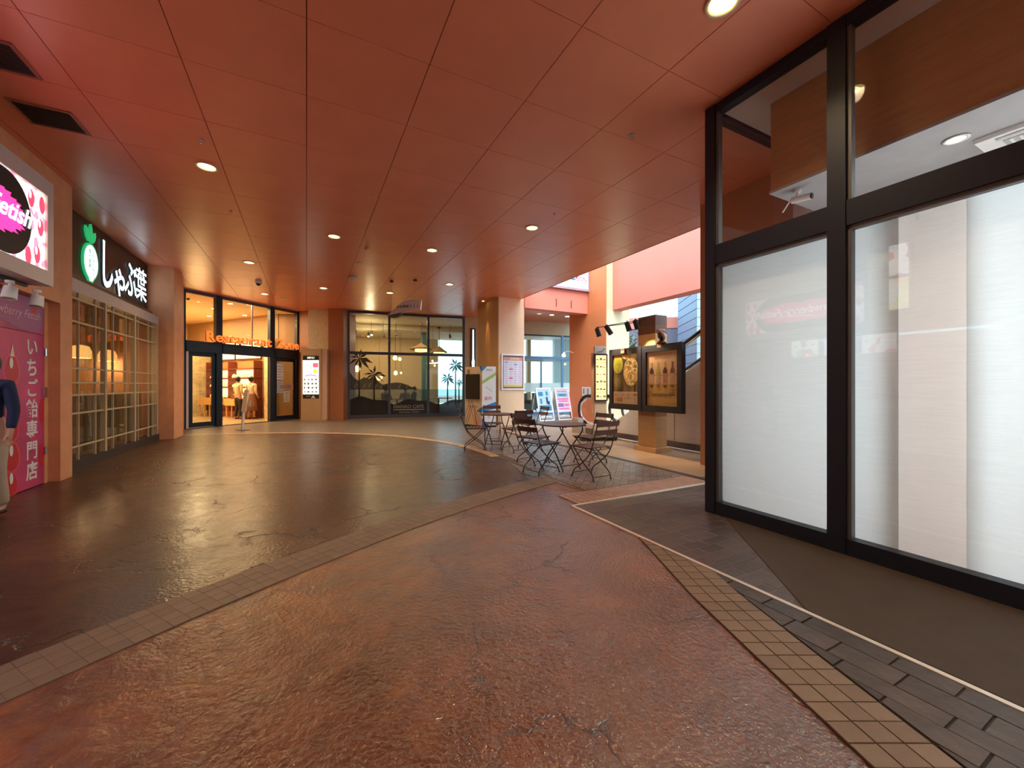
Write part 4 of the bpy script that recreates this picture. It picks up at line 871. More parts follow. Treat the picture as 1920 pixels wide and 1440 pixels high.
for c_ in range(4):
    for r_ in range(10):
        x0 = .12+.172*c_; y0 = .90-.076*r_
        mt = tp; 
        if (c_, r_) in ((1,3),(1,7)): mt = tr_
        elif (c_, r_) in ((0,0),(2,1)): mt = tb
        m = MB(); m.rect(x0, y0, x0+.14, y0+(.045 if mt is not tp else .012), .0215); 
        if mt is tp: m.rect(x0, y0+.024, x0+.12, y0+.034, .0215)
        m.build('timetable_print', mt, ps)
text('営業時間', .085, M('cream_print', (.85,.72,.5), .5), ps, .50, 1.04, .024)
nt3 = panel('column_notice', 'sheet with three small white notices low on the orange column', 'notice', W(9.295, 12.2, .95), (SA, -CA))
for k in range(3):
    pp_ = MB().box(.02+.25*k, .24+.25*k, 0, .33, 0, .004).build('sheet', PAPER, nt3)
    m = MB(); m.rect(.07+.25*k, .06, .18+.25*k, .28, .0045); m.build('printed_block', M('grey_print', (.25,.25,.27), .6), nt3)
al = thing('arm_spotlight', 'small white arm spotlight sticking out from the orange column', 'spotlight', W(9.30, 12.75, 2.62), A)
MB().tube(spath([(0,0,0), (-.25,.02,.05), (-.42,.04,-.02)]), .012).build('arm', M('white_enamel', (.78,.76,.74)), al); MB().cyl((-.40,.04,.0), (-.50,-.06,-.13), .035, .08).build('lamp_head', WHITE, al); MB().cyl((-.501,-.061,-.132), (-.505,-.064,-.137), .07).build('lens', LAMP, al)

# ================================================================ ESCALATOR
es = thing('escalator', 'stainless escalator rising to the right behind the menu boards', 'escalator', W(0, 0), A)
def balus(u, v0, vi, lab=None):
    # handrail loop: newel at v0 (left), flat to vi, then rising 29 degrees towards -v
    r = .40; cz = .65; P = []
    for k in range(13):
        a = -PI/2+PI*k/12; P.append((u, v0-r+r*math.cos(a), cz+r*math.sin(a)))
    P += [(u, vi+.3, 1.05), (u, vi-.1, 1.08), (u, vi-.5, 1.27)]
    P.append((u, vi-6.4, 1.27+.555*5.9)); MB().tube(P, .042, 8).build('handrail', RUBBER, es)
    P2 = [(u, y+(.06 if y > v0-.3 else 0)*-1, z-.0+(.055 if z < .4 else -.055 if z > .9 else 0)) for _, y, z in P]; MB().tube(P2, .028, 8).build('rail_guide', CHROME, es)
    m = MB(); g = [(v0-.45,.30),(v0-.12,.5),(v0-.10,.8),(v0-.4,.99),(vi+.3,1.0),(vi-.5,1.22),(vi-6.4,1.22+.555*5.9),(vi-6.4,.45+.555*5.9),(vi-.3,.42),(vi,.30)]
    k = len(g); m.add([(u-.005,a,b) for a, b in g]+[(u+.005,a,b) for a, b in g], [tuple(range(k)), tuple(range(2*k-1,k-1,-1))]+[(i,(i+1) % k,(i+1) % k+k,i+k) for i in range(k)]); m.build('glass_balustrade', GLASS, es)
balus(6.99, 9.30, 7.9); balus(8.12, 9.30, 7.9); balus(8.62, 9.30, 7.9)
def skirt(u0, u1, nm, mt):
    g = [(9.0,0),(9.0,.20),(8.9,.27),(8.2,.28),(8.0,.30),(7.7,.45),(1.4,.45+.555*6.3),(1.4,0)]
    k = len(g); m = MB(); m.add([(u0,a,b) for a, b in g]+[(u1,a,b) for a, b in g], [tuple(range(k)), tuple(range(2*k-1,k-1,-1))]+[(i,(i+1) % k,(i+1) % k+k,i+k) for i in range(k)]); m.build(nm, mt, es)
skirt(6.93, 7.06, 'side_cladding', STEEL); skirt(8.06, 8.18, 'side_cladding', STEEL)
B(6.905, 6.93, 1.4, 8.9, 0, .16).build('kick_plate', M('dark_steel_kick', (.20,.17,.155), .35, metal=.8), es)
for v in (8.3, 6.9, 5.9, 4.9): B(6.924, 6.931, v-.006, v+.006, .17, min(3, .35+.555*(7.86-v)) if v < 7.8 else .27).build('cladding_joint', M('joint_grey', (.25,.24,.23), .5), es)
for k in range(11):
    v = 7.7-.40*k; B(7.06, 8.06, v-.40, v, .12+.21*k, .32+.21*k).build('step', M('grooved_step', (.14,.14,.145), .4, metal=.7), es)
B(7.06, 8.06, 7.7, 9.6, 0, .11).build('landing_plate', STEEL, es)
nb = B(6.75, 6.93, 9.02, 9.32, 0, .42).build('newel_box', M('pinkish_steel', (.55,.46,.43), .35, metal=.4), es)
pl = thing('guide_rail', 'low tubular guide rail along the foot of the escalator', 'rail', W(6.80, 0), A); MB().tube([(0,8.4,.035),(0,3.9,.035)], .018).build('tube', STEEL, pl)
for v in (8.2, 7.0, 5.8, 4.6): B(-.02, .02, v-.02, v+.02, 0, .03).build('foot', STEEL, pl)

# ================================================================ DIRECTORY PYLON, MENU BOARDS
dp = panel('directory_pylon', 'cream directory pylon with a lit tenant list on a black platform', 'directory sign', (2.03, 9.72, .09), (.995, .10))
MB().box(-.38, .50, -.05, 0, -.22, .18).build('base_platform', BLACK, dp)
for a, b in ((-.34,-.18),(-.34,.16),(.44,-.18),(.44,.14)): MB().box(a, a+.04, -.09, -.05, b, b+.04).build('foot', BLACK, dp)
MB().box(0, .30, 0, 2.22, -.12, -.03).build('post_board', M('cream_board', (.68,.54,.38), .5), dp)
MB().box(-.07, 0, .55, 2.05, -.10, -.05).build('side_fin', M('salmon_fin', (.60,.33,.20), .5), dp)
MB().box(.0, .29, 2.03, 2.20, -.03, -.01).build('arrow_plate', M('pinkish_plate', (.66,.52,.45), .5), dp)
MB().tube([(.05,2.07,-.005),(.17,2.08,-.005),(.25,2.16,-.005)], .006, 5).build('arrow_print', KPR, dp)
m = MB(); m.box(-.01, .31, .87, .90, -.03, .02); m.box(-.01, .31, 1.99, 2.02, -.03, .02); m.box(-.01, .015, .90, 1.99, -.03, .02); m.box(.285, .31, .90, 1.99, -.03, .02); m.build('frame', RUBBER, dp)
MB().box(.015, .285, .90, 1.99, -.03, .0).build('lit_face', emis('yellow_lit_face', (1,.72,.32), .62), dp)
for k in range(1, 6): MB().rect(.02, .90+.182*k-.003, .28, .90+.182*k+.003, .003).build('divider_print', M('brown_line_print', (.35,.22,.10), .5), dp)
random.seed(2)
for k in range(6):
    for j in range(3):
        if (k, j) == (3, 2): mt = tr_
        elif (k, j) in ((2,0),(1,2)): mt = KPR
        else: mt = M('brown_text_print', (.42,.30,.16), .5)
        w_ = random.uniform(.04,.07); MB().rect(.035+.085*j, .96+.182*k, .035+.085*j+w_, .96+.182*k+random.uniform(.02,.055), .004).build('tenant_print', mt, dp)
kb = thing('menu_board_stand', 'striped pillar carrying two black framed menu boards and four spotlights', 'menu board', W(6.30, 5.92, 0), A)
TK = M('tan_kiosk', (.52,.32,.15), .55); TK2 = M('brown_kiosk', (.27,.13,.065), .5); TK3 = M('mid_brown_kiosk', (.30,.15,.07), .5); TK4 = M('amber_kiosk', (.92,.58,.20), .5)
B(-.22, .22, -.29, .29, 0, .10).build('plinth', TK, kb)
for z0, z1, mt in ((.10,.44,TK), (.44,.72,M('tan_kiosk_b', (.48,.30,.15), .55)), (.72,.84,TK3), (.84,.98,TK2), (.98,2.06,TK3), (2.06,2.38,TK4), (2.38,2.56,TK2), (2.56,2.75,M('dark_cap_kiosk', (.20,.105,.075), .5))):
    B(-.16, .16, -.23, .23, z0, z1).build('pillar_band', mt, kb)
def board(y0, y1, nm):
    f = MB(); X0, X1 = -.31, -.20; f.box(X0, X1, y0, y0+.10, .83, 2.13); f.box(X0, X1, y1-.10, y1, .83, 2.13); f.box(X0, X1, y0+.10, y1-.10, .83, .95); f.box(X0, X1, y0+.10, y1-.10, 2.00, 2.13); f.box(X0+.05, X1, y0+.1, y1-.1, .95, 2.0)
    o = f.build('board_frame', M('blue_black_frame', (.012,.013,.022), .35), kb); B(-.19, -.15, (y0+y1)/2-.05, (y0+y1)/2+.05, 1.2, 1.7).build('bracket', RUBBER, kb); return o
board(.0, .95, 'a'); board(-.97, -.02, 'b')
def kpart(nm, lb, x, y, z):
    o = panel(nm, lb, None, (x, y, z), (0,-1)); o.parent = kb; return o
pa = kpart('food_poster', 'poster of a pan of clams on a dark table', -.265, .85, .95)
MB().rect(.0, .0, .75, 1.05, .003).build('sheet', M('dark_table_print', (.055,.030,.016), .35, var=.5, vs=6), pa)
MB().rect(.0, .0, .75, .26, .006).build('caption_panel', M('peach_caption', (.62,.42,.28), .5), pa)
MB().ell(.52, .66, .26, .34, .006, 30).build('pan_print', M('pan_black', (.02,.016,.012), .4), pa); MB().ell(.53, .68, .22, .30, .008, 30).build('clams_print', photo_mat('clam_print', [(.55,.35,.12),(.65,.48,.20),(.35,.20,.06),(.75,.58,.28),(.18,.10,.03)], 26), pa)
MB().ell(.14, .85, .15, .20, .008, 24).build('lettuce_print', M('olive_green_print', (.28,.26,.03), .5, var=.3, vs=9), pa); MB().ell(.13, .46, .14, .18, .008, 24).build('jar_print', M('jar_print', (.11,.085,.03), .4), pa); MB().ell(.13, .46, .08, .11, .010, 20).build('jar_inside_print', M('jar_in', (.20,.16,.06), .4), pa)
MB().ell(.38, 1.04, .12, .09, .009, 20, PI, 2*PI).build('bowl_print', M('bowl_print', (.55,.40,.20), .4), pa)
MB().rect(.05, .05, .28, .13, .008).build('orange_tag_print', M('burnt_orange_print', (.48,.20,.10), .5), pa); MB().ell(.07, .19, .04, .045, .008).build('seal_print', M('olive_seal', (.30,.25,.10), .5), pa)
text('シーフード料理', .07, M('brown_ink', (.16,.08,.05), .5), pa, .50, .19, .008); text('おすすめメニュー', .045, M('brown_ink', (.16,.08,.05), .5), pa, .50, .12, .008); text('MENU', .05, M('peach_caption', (.62,.42,.28)), pa, .165, .09, .010)
pb = kpart('drinks_poster', 'yellow poster with four bottles', -.265, -.12, .95)
MB().rect(.0, .0, .75, 1.05, .003).build('sheet', M('yellow_poster', (.56,.34,.085), .4), pb); MB().rect(0, .42, .75, 1.05, .005).build('upper_sheet', M('peach_poster', (.72,.47,.27), .4), pb)
text('スペシャルドリンク', .055, M('faded_ink', (.45,.28,.15), .5), pb, .37, .99, .008); text('おすすめワイン', .05, M('faded_ink', (.45,.28,.15), .5), pb, .37, .92, .008)
MB().rect(0, .585, .75, .595, .007).build('rule_print', M('dusty_ink', (.35,.18,.12), .5), pb)
for k, (cx, c1, c2) in enumerate(((.12,(.50,.30,.12),(.035,.02,.035)), (.28,(.55,.38,.12),(.48,.40,.10)), (.45,(.45,.25,.12),(.03,.008,.01)), (.62,(.16,.045,.02),(.16,.04,.02)))):
    MB().rect(cx-.018, .72, cx+.018, .84, .008).build('bottle_neck_print', M('neck_%d' % k, c1, .5), pb)
    MB().flat([(cx-.05,.62),(cx+.05,.62),(cx+.048,.68),(cx+.018,.735),(cx-.018,.735),(cx-.048,.68)], .009).build('bottle_print', M('bottle_%d' % k, c2, .5), pb)
    MB().rect(cx-.045, .44, cx+.045, .60, .0085).build('label_print', M('label_%d' % k, (.58,.36,.22) if k != 2 else (.50,.22,.16), .5), pb)
    MB().ell(cx, .40, .045, .05, .010, 16, PI, 2*PI).build('glass_print', M('glassprint_%d' % k, ((.05,.045,.04),(.16,.16,.13),(.06,.02,.02),(.20,.06,.03))[k], .5), pb)
text('Cremeterly', .13, M('green_ink', (.10,.11,.03), .5), pb, .30, .22, .008, shear=.5); text('¥ 500\n¥ 480\n¥ 600', .045, M('green_ink', (.10,.11,.03)), pb, .62, .26, .008)
for y0 in (.85, -.12): B(-.292, -.288, y0-.75, y0, .95, 2.0).build('clear_cover', glass('acrylic', (1,1,1), .06, .03), kb)
# four spotlights on an arm, and the clip lamp
MB().tube([(-.16,.15,2.66),(-.62,1.02,2.62)], .009).build('spot_arm', RUBBER, kb); MB().tube([(-.16,.02,2.70),(-.60,.72,2.62)], .007).build('spot_arm', RUBBER, kb)
for k, (x, y, z_) in enumerate(((-.62,1.00,2.60), (-.58,.74,2.62), (-.46,.25,2.64), (-.42,.06,2.66))):
    h_ = MB().cyl((x,y,z_), (x+.05,y-.03+(-.07 if k == 1 else 0),z_-.18), .050, .056).build('spotlight_head', RUBBER, kb); MB().tube([(x,y,z_),(x+.02,y,z_+.03)], .012).build('swivel', RUBBER, kb)
spot(W(5.72, 6.75, 2.42), W(6.1, 6.35, 1.4), 75, 70, WARM); spot(W(5.6, 6.95, 2.5), (2.18, 9.6, 1.2), 45, 50, WARM); spot(W(5.85, 6.0, 2.42), W(6.1, 5.45, 1.4), 105, 75, WARM)
cl = thing('clip_lamp', 'pinkish dish-shaped clip lamp with a dark hollow on top of the right menu board', 'lamp', W(6.05, 5.46, 2.13), A)
MB().box(-.06, .03, -.05, .05, -.06, .02).build('clip', M('gilt_clip', (.45,.25,.14), .4), cl); MB().lathe([(.05,0),(.10,.02),(.085,.05),(.04,.07),(.03,.10)], n=16).build('base', M('maroon_metal', (.12,.03,.03), .4), cl)
PKS = M('pink_shell', (.62,.40,.36), .45)
m = MB(); prof = [(.001,.05),(.07,.04),(.11,0),(.13,-.04),(.12,-.045),(.095,0),(.05,.02),(.001,.03)]; m.lathe(prof, n=20); R_ = Matrix.Rotation(1.0, 4, 'Y') @ Matrix.Rotation(.5, 4, 'X')
m.v = [tuple(R_ @ Vector(p)+Vector((.02,.0,.20))) for p in m.v]; m.build('dish', PKS, cl); MB().lathe([(.001,.30),(.06,.29),(.09,.25),(.08,.23),(.001,.23)], n=16).build('cap', PKS, cl); MB().lathe([(.001,.24),(.06,.22),(.07,.16),(.05,.11),(.001,.10)], n=14).build('bulb_housing', M('maroon_metal', (.12,.03,.03)), cl)
cl2 = thing('board_clip', 'small gilt clip at the top of the left menu board', 'clip', W(5.99, 6.42, 2.075), A); MB().box(-.03, .0, -.05, .05, -.05, .04).build('clip_body', M('gilt_clip', (.45,.25,.14), .4), cl2); MB().tube([(-.03,-.03,.02),(-.05,0,.05),(-.03,.03,.02)], .006).build('loop', M('gilt_clip', (.45,.25,.14)), cl2)

# ================================================================ INFORMATION KIOSK, A-BOARDS, STAND
K1 = (-.948,12.56); K2 = (-.514,12.70); K0 = (-1.533,13.0)
ki = thing('information_kiosk', 'tall beige and white information kiosk with a dark screen before the ochre column', 'kiosk', (K1[0], K1[1], 0))
q = lambda p: (p[0]-K1[0], p[1]-K1[1])
tri = [q(K0), (0,0), q(K2), q((-.66,13.15)), q((-1.25,13.3))]
KB = M('kiosk_beige', (.52,.38,.25), .5); MB().prism(tri, .07, 1.94).build('body', KB, ki); MB().prism([(x*1.01, y*1.01) for x, y in tri], 0, .07).build('base', BLACK, ki)
kr = panel('side_panel', None, None, (0,0,0), (K2[0]-K1[0], K2[1]-K1[1])); kr.parent = ki; kr.location = (0,0,0)
LR = math.dist(K1, K2); LL = math.dist(K0, K1)
MB().box(.0, LR, .07, 1.94, .001, .006).build('white_sheet', M('kiosk_white', (.82,.80,.80), .3), kr)
MB().flat([(0,1.94),(.16,1.94),(0,1.78)], .008).build('blue_print', M('kiosk_blue', (.02,.22,.62), .3), kr); MB().flat([(0,1.48),(.45,1.76),(.45,1.66),(0,1.38)], .008).build('green_print', M('kiosk_green', (.36,.55,.13), .3), kr)
MB().flat([(0,.66),(.455,.82),(.455,.60),(0,.50)], .008).build('blue_print', M('kiosk_blue', (.02,.22,.62)), kr); MB().flat([(0,.30),(.22,.07),(0,.07)], .008).build('navy_print', M('kiosk_navy', (.02,.06,.35), .3), kr)
text('INFO', .09, M('kiosk_grey', (.3,.3,.35), .4), kr, .24, 1.83, .009, rot=.0); text('案内', .13, M('kiosk_pink', (.80,.10,.25), .4), kr, .20, .92, .009); text('MAP', .10, M('kiosk_pink', (.80,.10,.25)), kr, .24, .38, .009, rot=1.2)
MB().tube([(.14,1.30,.008),(.33,1.14,.008)], .004, 5).build('line_print', M('kiosk_grey', (.3,.3,.35)), kr)
kl = panel('front_panel', None, None, (0,0,0), (K1[0]-K0[0], K1[1]-K0[1])); kl.parent = ki; kl.location = (K0[0]-K1[0], K0[1]-K1[1], 0)
MB().box(.06, .64, .90, 1.70, .002, .05).build('screen', M('dark_screen', (.012,.018,.014), .08), kl); MB().box(.12, .18, 1.70, 1.86, .002, .03).build('sensor', TK3, kl)
lines = [(.30,.85,.02,.10),(.34,.70,.10,.07),(.30,.85,.62,.10),(.22,.70,.44,.07),(.05,1.1,.2,.75),(.4,.62,.70,.15),(.18,.8,.0,.35)]
for k, (a, b, c_, d_) in enumerate(lines): MB().tube([(a,b,.004),(c_,d_,.004)], .0045, 5).build('line_print', KPR if k % 3 else M('dark_red_ink', (.25,.02,.03), .4), kl)
MB().flat([(.36,.62),(.56,.08),(.48,.08)], .003).build('red_wedge_print', M('wedge_red', (.45,.03,.04), .4), kl); MB().flat([(.73,.66),(.50,.52),(.73,.46)], .003).build('teal_wedge_print', M('wedge_teal', (.03,.12,.20), .4), kl); MB().flat([(.73,1.94),(.62,1.94),(.73,1.7)], .003).build('teal_wedge_print', M('wedge_teal', (.03,.12,.20)), kl)
text('Welcome', .10, M('kiosk_brown', (.25,.17,.12), .5), kl, .34, .66, .006, shear=.2)
def aboard(O, d, label, pic):
    t = thing('a_frame_sign', label, 'sign board', (O[0], O[1], 0), math.atan2(d[1], d[0]), 'white notice boards on feet')
    tilt = math.radians(13); wdt = .72; WA = M('white_alloy', (.85,.86,.88), .3)
    def P(x, s, off=0): return (x, math.sin(tilt)*s*1.0+off*-math.cos(tilt)+.0, math.cos(tilt)*s+off*math.sin(tilt)*-1)
    def slab(x0, x1, s0, s1, o0, o1, nm, mt):
        vs = [P(x, s, o) for o in (o0, o1) for s in (s0, s1) for x in (x0, x1)]; m = MB(); m.add(vs, [(0,1,3,2),(4,6,7,5),(0,4,5,1),(2,3,7,6),(0,2,6,4),(1,5,7,3)]); return m.build(nm, mt, t)
    slab(0, .045, 0, 1.28, 0, .03, 'side_rail', WA); slab(wdt-.045, wdt, 0, 1.28, 0, .03, 'side_rail', WA); slab(.045, wdt-.045, 1.235, 1.28, 0, .03, 'top_rail', WA); slab(.045, wdt-.045, .32, .37, 0, .03, 'lower_rail', WA); slab(.045, wdt-.045, .0, .04, 0, .03, 'foot_rail', WA)
    slab(.045, wdt-.045, .37, 1.235, .005, .015, 'poster', pic[0])
    for (x0, x1, s0, s1, mt, nm) in pic[1]: slab(x0, x1, s0, s1, .0155, .0175, nm, mt)
    g = MB(); g.box(.08, wdt-.08, .02, .30, .03, .20); MB().tube([(.10,.09,.10),(.3,.08,.12),(.62,.09,.10)], [.07,.085,.07], 10).build('water_weight', M('clear_weight', (.55,.56,.58), .2), t)
    MB().tube([P(.02, 1.2, -.01), (.02, .62, .02)], .012).build('rear_strut', WA, t); MB().tube([P(wdt-.02, 1.2, -.01), (wdt-.02, .62, .02)], .012).build('rear_strut', WA, t)
    return t
lb = M('light_blue_poster', (.45,.68,.86), .3); dbl = M('steel_blue_poster', (.06,.26,.48), .3); nv = M('navy_figure', (.03,.07,.16), .4); wt = M('white_patch', (.85,.9,.95), .4)
aboard((1.03, 14.79), (.83,.557), 'white notice board with a pale blue poster of dark figures, left of the pair', (lb, [(.07,.65,.39,.60,dbl,'blue_band_print'), (.10,.22,.43,.55,wt,'white_square_print'), (.30,.60,.44,.50,wt,'lettering_print'), (.14,.24,.66,.86,dbl,'small_figure_print'), (.44,.53,.66,.92,nv,'walking_figure_print'), (.50,.60,.62,.76,nv,'figure_leg_print'), (.10,.32,.96,1.12,dbl,'block_print'), (.46,.56,.98,1.14,dbl,'block_print')]))
mg = M('magenta_poster_print', (.75,.22,.50), .3); te = M('turquoise_poster_print', (.15,.55,.65), .3); vi_ = M('violet_poster_print', (.32,.20,.55), .3)
aboard((1.79, 15.25), (.83,.557), 'white notice board with a pink and turquoise poster, right of the pair', (M('lilac_poster', (.74,.66,.86), .3), [(.12,.58,1.10,1.16,te,'heading_print'), (.10,.62,.92,1.06,te,'circle_text_print'), (.20,.52,.96,1.02,vi_,'circle_centre_print'), (.08,.64,.80,.86,mg,'lettering_print'), (.12,.60,.72,.77,mg,'lettering_print'), (.08,.36,.52,.66,vi_,'violet_block_print'), (.40,.64,.55,.63,mg,'pink_block_print'), (.10,.62,.42,.47,mg,'lettering_print')]))
st = panel('slim_sign_stand', 'white slim sign stand seen edge-on before the entrance doors', 'sign stand', (-8.03, 11.86, 0), (.80,-.60))
m = MB(); vs = [(-.02,.01,0),(.02,.01,0),(-.02,.56,.0),(.02,.56,.0)]
m.box(-.20, .20, .0, .02, -.13, .13); m.build('base', M('brown_base', (.12,.09,.07), .5), st)
m = MB(); m.add([(-.15,.55,-.035),(.15,.55,-.035),(.15,1.20,-.12),(-.15,1.20,-.12),(-.15,.55,.0),(.15,.55,.0),(.15,1.20,-.085),(-.15,1.20,-.085)], [(0,3,2,1),(4,5,6,7),(0,1,5,4),(1,2,6,5),(2,3,7,6),(3,0,4,7)]); m.build('sign_plate', WHITE, st)
MB().tube([(0,.02,.02),(0,.60,-.02)], .040).build('pole', WHITE, st); MB().box(.12, .30, .72, .90, -.10, -.09).build('leaflet', PAPER, st)
hs = panel('hanging_sign', 'white fin-shaped hanging sign with an arrow and Japanese lettering before the cafe', 'hanging sign', (-3.47, 11.15, 3.33), (.985,-.17))
MB().prism([(0,-.02),(.10,.06),(.30,.24),(.50,.36),(.72,.39),(.99,.36),(.96,.10),(.5,.05)], -.03, .03).build('fin', M('white_sign_fin', (.70,.60,.57), .5), hs)
MB().prism([(.0,-.03),(.42,.03),(.34,-.06),(.18,-.11),(.08,-.09)], -.05, .05).build('lower_fin', M('dark_green_fin', (.08,.09,.055), .5), hs)
text('←', .16, KPR, hs, .33, .19, .032, bold=.003, name='arrow'); text('化粧室', .085, KPR, hs, .50, .20, .032, bold=.001)
for k in range(3): MB().ell(.68+.10*k, .25, .012, .014, .032, 10).build('pictogram_print', M('pale_ink', (.35,.28,.26), .5), hs); MB().rect(.665+.10*k, .16, .695+.10*k, .235, .032).build('pictogram_print', M('pale_ink', (.35,.28,.26)), hs)
for x in (.10, .80): MB().tube([(x,.1 if x < .5 else .38,0),(x,.935,0)], .005, 6).build('hanger_rod', M('rod_grey', (.5,.42,.38), .4), hs); MB().box(x-.04, x+.04, .90, .945, -.03, .03).build('ceiling_bracket', RUBBER, hs)

# ================================================================ FURNITURE
def make_chair(name):
    t = thing(name, '', 'chair')
    W2 = .19
    for i in range(6):                                    # seat slats
        y = -.17+.068*i; m = MB(); m.box(-.215, .215, y, y+.052, .448, .462); m.build('seat_slat', DWOOD, t)
    for i, (z0, y0) in enumerate(((.645, -.272), (.765, -.312))):    # back slats
        m = MB(); n = 6
        for k in range(n):
            xa, xb = -.215+.43*k/n, -.215+.43*(k+1)/n; ca = .02*(1-(2*k/n-1)**2); cb = .02*(1-(2*(k+1)/n-1)**2)
            m.add([(xa,y0-ca,z0),(xb,y0-cb,z0),(xb,y0-cb-.012,z0),(xa,y0-ca-.012,z0),(xa,y0-ca-.022,z0+.075),(xb,y0-cb-.022,z0+.075),(xb,y0-cb-.034,z0+.075),(xa,y0-ca-.034,z0+.075)], [(0,1,5,4),(2,3,7,6),(0,3,2,1),(4,5,6,7),(0,4,7,3),(1,2,6,5)])
        m.build('back_slat', DWOOD, t)
    for s in (-1, 1):
        x = s*W2
        MB().tube(spath([(x,-.335,.85),(x,-.26,.62),(x,-.195,.44),(x,-.12,.33),(x,.03,.20),(x,.16,.11),(x,.215,.0)], 5), .0085, 7).build('long_leg', IRON, t)
        x = s*(W2-.022)
        MB().tube(spath([(x,.215,.445),(x,.14,.37),(x,.0,.235),(x,-.14,.13),(x,-.20,.07),(x,-.215,.0)], 5), .0085, 7).build('short_leg', IRON, t)
        m = MB(); m.tube([(x,-.20,.44),(x,.22,.44)], .008, 6); m.build('seat_rail', IRON, t)
        for yy in (.215, -.215): MB().cyl((s*W2 if yy > 0 else x, yy, 0), (s*W2 if yy > 0 else x, yy, .022), .015, .011, 8).build('foot_cap', RUBBER, t)
    for y, z, w in ((.192,.06,W2), (-.205,.05,W2-.022), (.21,.435,W2-.022), (-.19,.43,W2)): MB().tube([(-w,y,z),(w,y,z)], .006, 6).build('cross_bar', IRON, t)
    return t
c0 = make_chair('folding_chair')
chairs = [((.445,6.145), (.75,.66), 'dark slatted folding chair with its back to the round floor, at the near table'),
          ((1.16,5.79), (-.53,.85), 'nearest dark slatted folding chair, pinkish sheen on its seat, before the near table'),
          ((1.36,6.88), (-.85,-.53), 'dark slatted folding chair beyond the near table, beside the black platform'),
          ((.36,6.88), (.72,-.69), 'dark slatted folding chair between the two round tables'),
          ((-.78,8.35), (.99,.13), 'dark slatted folding chair at the left end of the far table'),
          ((.07,8.12), (-.50,.86), 'dark slatted folding chair on the near side of the far table'),
          ((-.46,9.36), (.10,-1.0), 'dark slatted folding chair behind the far table, before the kiosk'),
          ((.46,9.15), (-.93,-.38), 'dark slatted folding chair behind the far table, nearest the notice boards')]
for i, (p, d, lb_) in enumerate(chairs):
    o = c0 if i == 0 else copytree(c0)
    o.location = (p[0], p[1], .008); o.rotation_euler = (0, 0, math.atan2(d[1], d[0])-PI/2); o['label'] = lb_; o['group'] = 'folding chairs around the round tables'
def make_table(name):
    t = thing(name, '', 'table'); R = .375
    for k in range(8):
        a, b = -R+2*R*k/8+.003, -R+2*R*(k+1)/8-.003; n = 7; r_ = R-.006
        up = [(x, math.sqrt(max(0, r_*r_-x*x))) for x in [max(-r_+.0005, a)+(min(r_-.0005, b)-max(-r_+.0005, a))*j/n for j in range(n+1)]]
        MB().prism(up+[(x, -y) for x, y in up[::-1]], .705, .720).build('tabletop_slat', DWOOD, t)
    MB().tube([(R*math.cos(2*PI*i/40), R*math.sin(2*PI*i/40), .708) for i in range(40)], .010, 6, True).build('rim', IRON, t)
    for s in (-1, 1):
        x = s*.21; MB().tube(spath([(x,-.26,.70),(x,-.24,.60),(x,-.10,.44),(x,.08,.24),(x,.24,.0)], 5), .011, 7).build('leg', IRON, t)
        x = s*.185; MB().tube(spath([(x,.26,.70),(x,.24,.60),(x,.10,.44),(x,-.08,.24),(x,-.24,.0)], 5), .011, 7).build('leg', IRON, t)
        MB().tube([(s*.20,-.33,.698),(s*.20,.33,.698)], .009, 6).build('top_bearer', IRON, t)
    for y in (.20, -.20): MB().tube([(-.2,y,.08),(.2,y,.08)], .007, 6).build('cross_bar', IRON, t)
    return t
t0 = make_table('bistro_table'); t0.location = (.807, 6.43, .008); t0.rotation_euler = (0,0,.6); t0['label'] = 'near round dark slatted bistro table on folding iron legs'; t0['group'] = 'round bistro tables'
t1 = copytree(t0); t1.location = (-.33, 8.66, .008); t1.rotation_euler = (0,0,-.35); t1['label'] = 'far round dark slatted bistro table before the information kiosk'

# ================================================================ CEILING FITTINGS AND THEIR LIGHT
DLs = [((-1.19,6.61),'downlight with a pale rim nearest the radish sign'), ((.48,8.56),'bright downlight, left one of the central pair'), ((2.42,8.46),'bright downlight, right one of the central pair'), ((3.73,6.40),'dim downlight toward the menu boards'), ((-1.22,11.31),'downlight before the entrance, left of the dome camera'),
       ((.45,13.27),'bright downlight before the poster cabinet'), ((2.35,12.99),'bright downlight left above the fin-shaped hanging sign'), ((3.69,11.09),'downlight right of the hanging sign'), ((-1.20,14.99),'small downlight just before the entrance header'), ((2.83,1.96),'large downlight at the top edge near the black frame')]
HID = [(-1.2,2.0),(.45,2.0),(.45,4.9),(-1.2,-1.5),(2.0,-1.8),(4.3,13.2),(3.0,-4)]
HID = [(-.9,.4),(1.2,-1.2),(-1.6,-3.0),(2.6,-3.2)]
def downlight(u, v, label, lit=True, vis=True):
    t = thing('ceiling_downlight', label, 'ceiling light', W(u, v, CEIL), A, 'round recessed downlights')
    MB().lathe([(.105,.0),(.125,-.004),(.128,-.010),(.108,-.014),(.098,-.006),(.098,.0)], n=28).build('rim', M('cream_rim', (.75,.62,.42), .4), t)
    MB().lathe([(.098,-.004),(.060,-.002),(.001,-.002)], n=24).build('reflector', emis('lamp_reflector', (1.0,.78,.26), 2.2) if lit else WHITE, t)
    MB().lathe([(.058,-.004),(.03,-.012),(.001,-.014)], n=20).build('bulb', LAMP if lit else WHITE, t)
    return t
for (u, v), lb_ in DLs:
    downlight(u, v, 'round recessed '+lb_); spot(W(u, v, CEIL-.03), W(u, v, 0), SPOT_W*(.55 if (u,v) in ((-1.19,6.61),(3.73,6.40)) else 1.3 if v > 8 else .9), 128, blend=.8, size=.09)
downlight(-.66, 15.7-.3, 'unlit recessed downlight before the poster cabinet', lit=False)
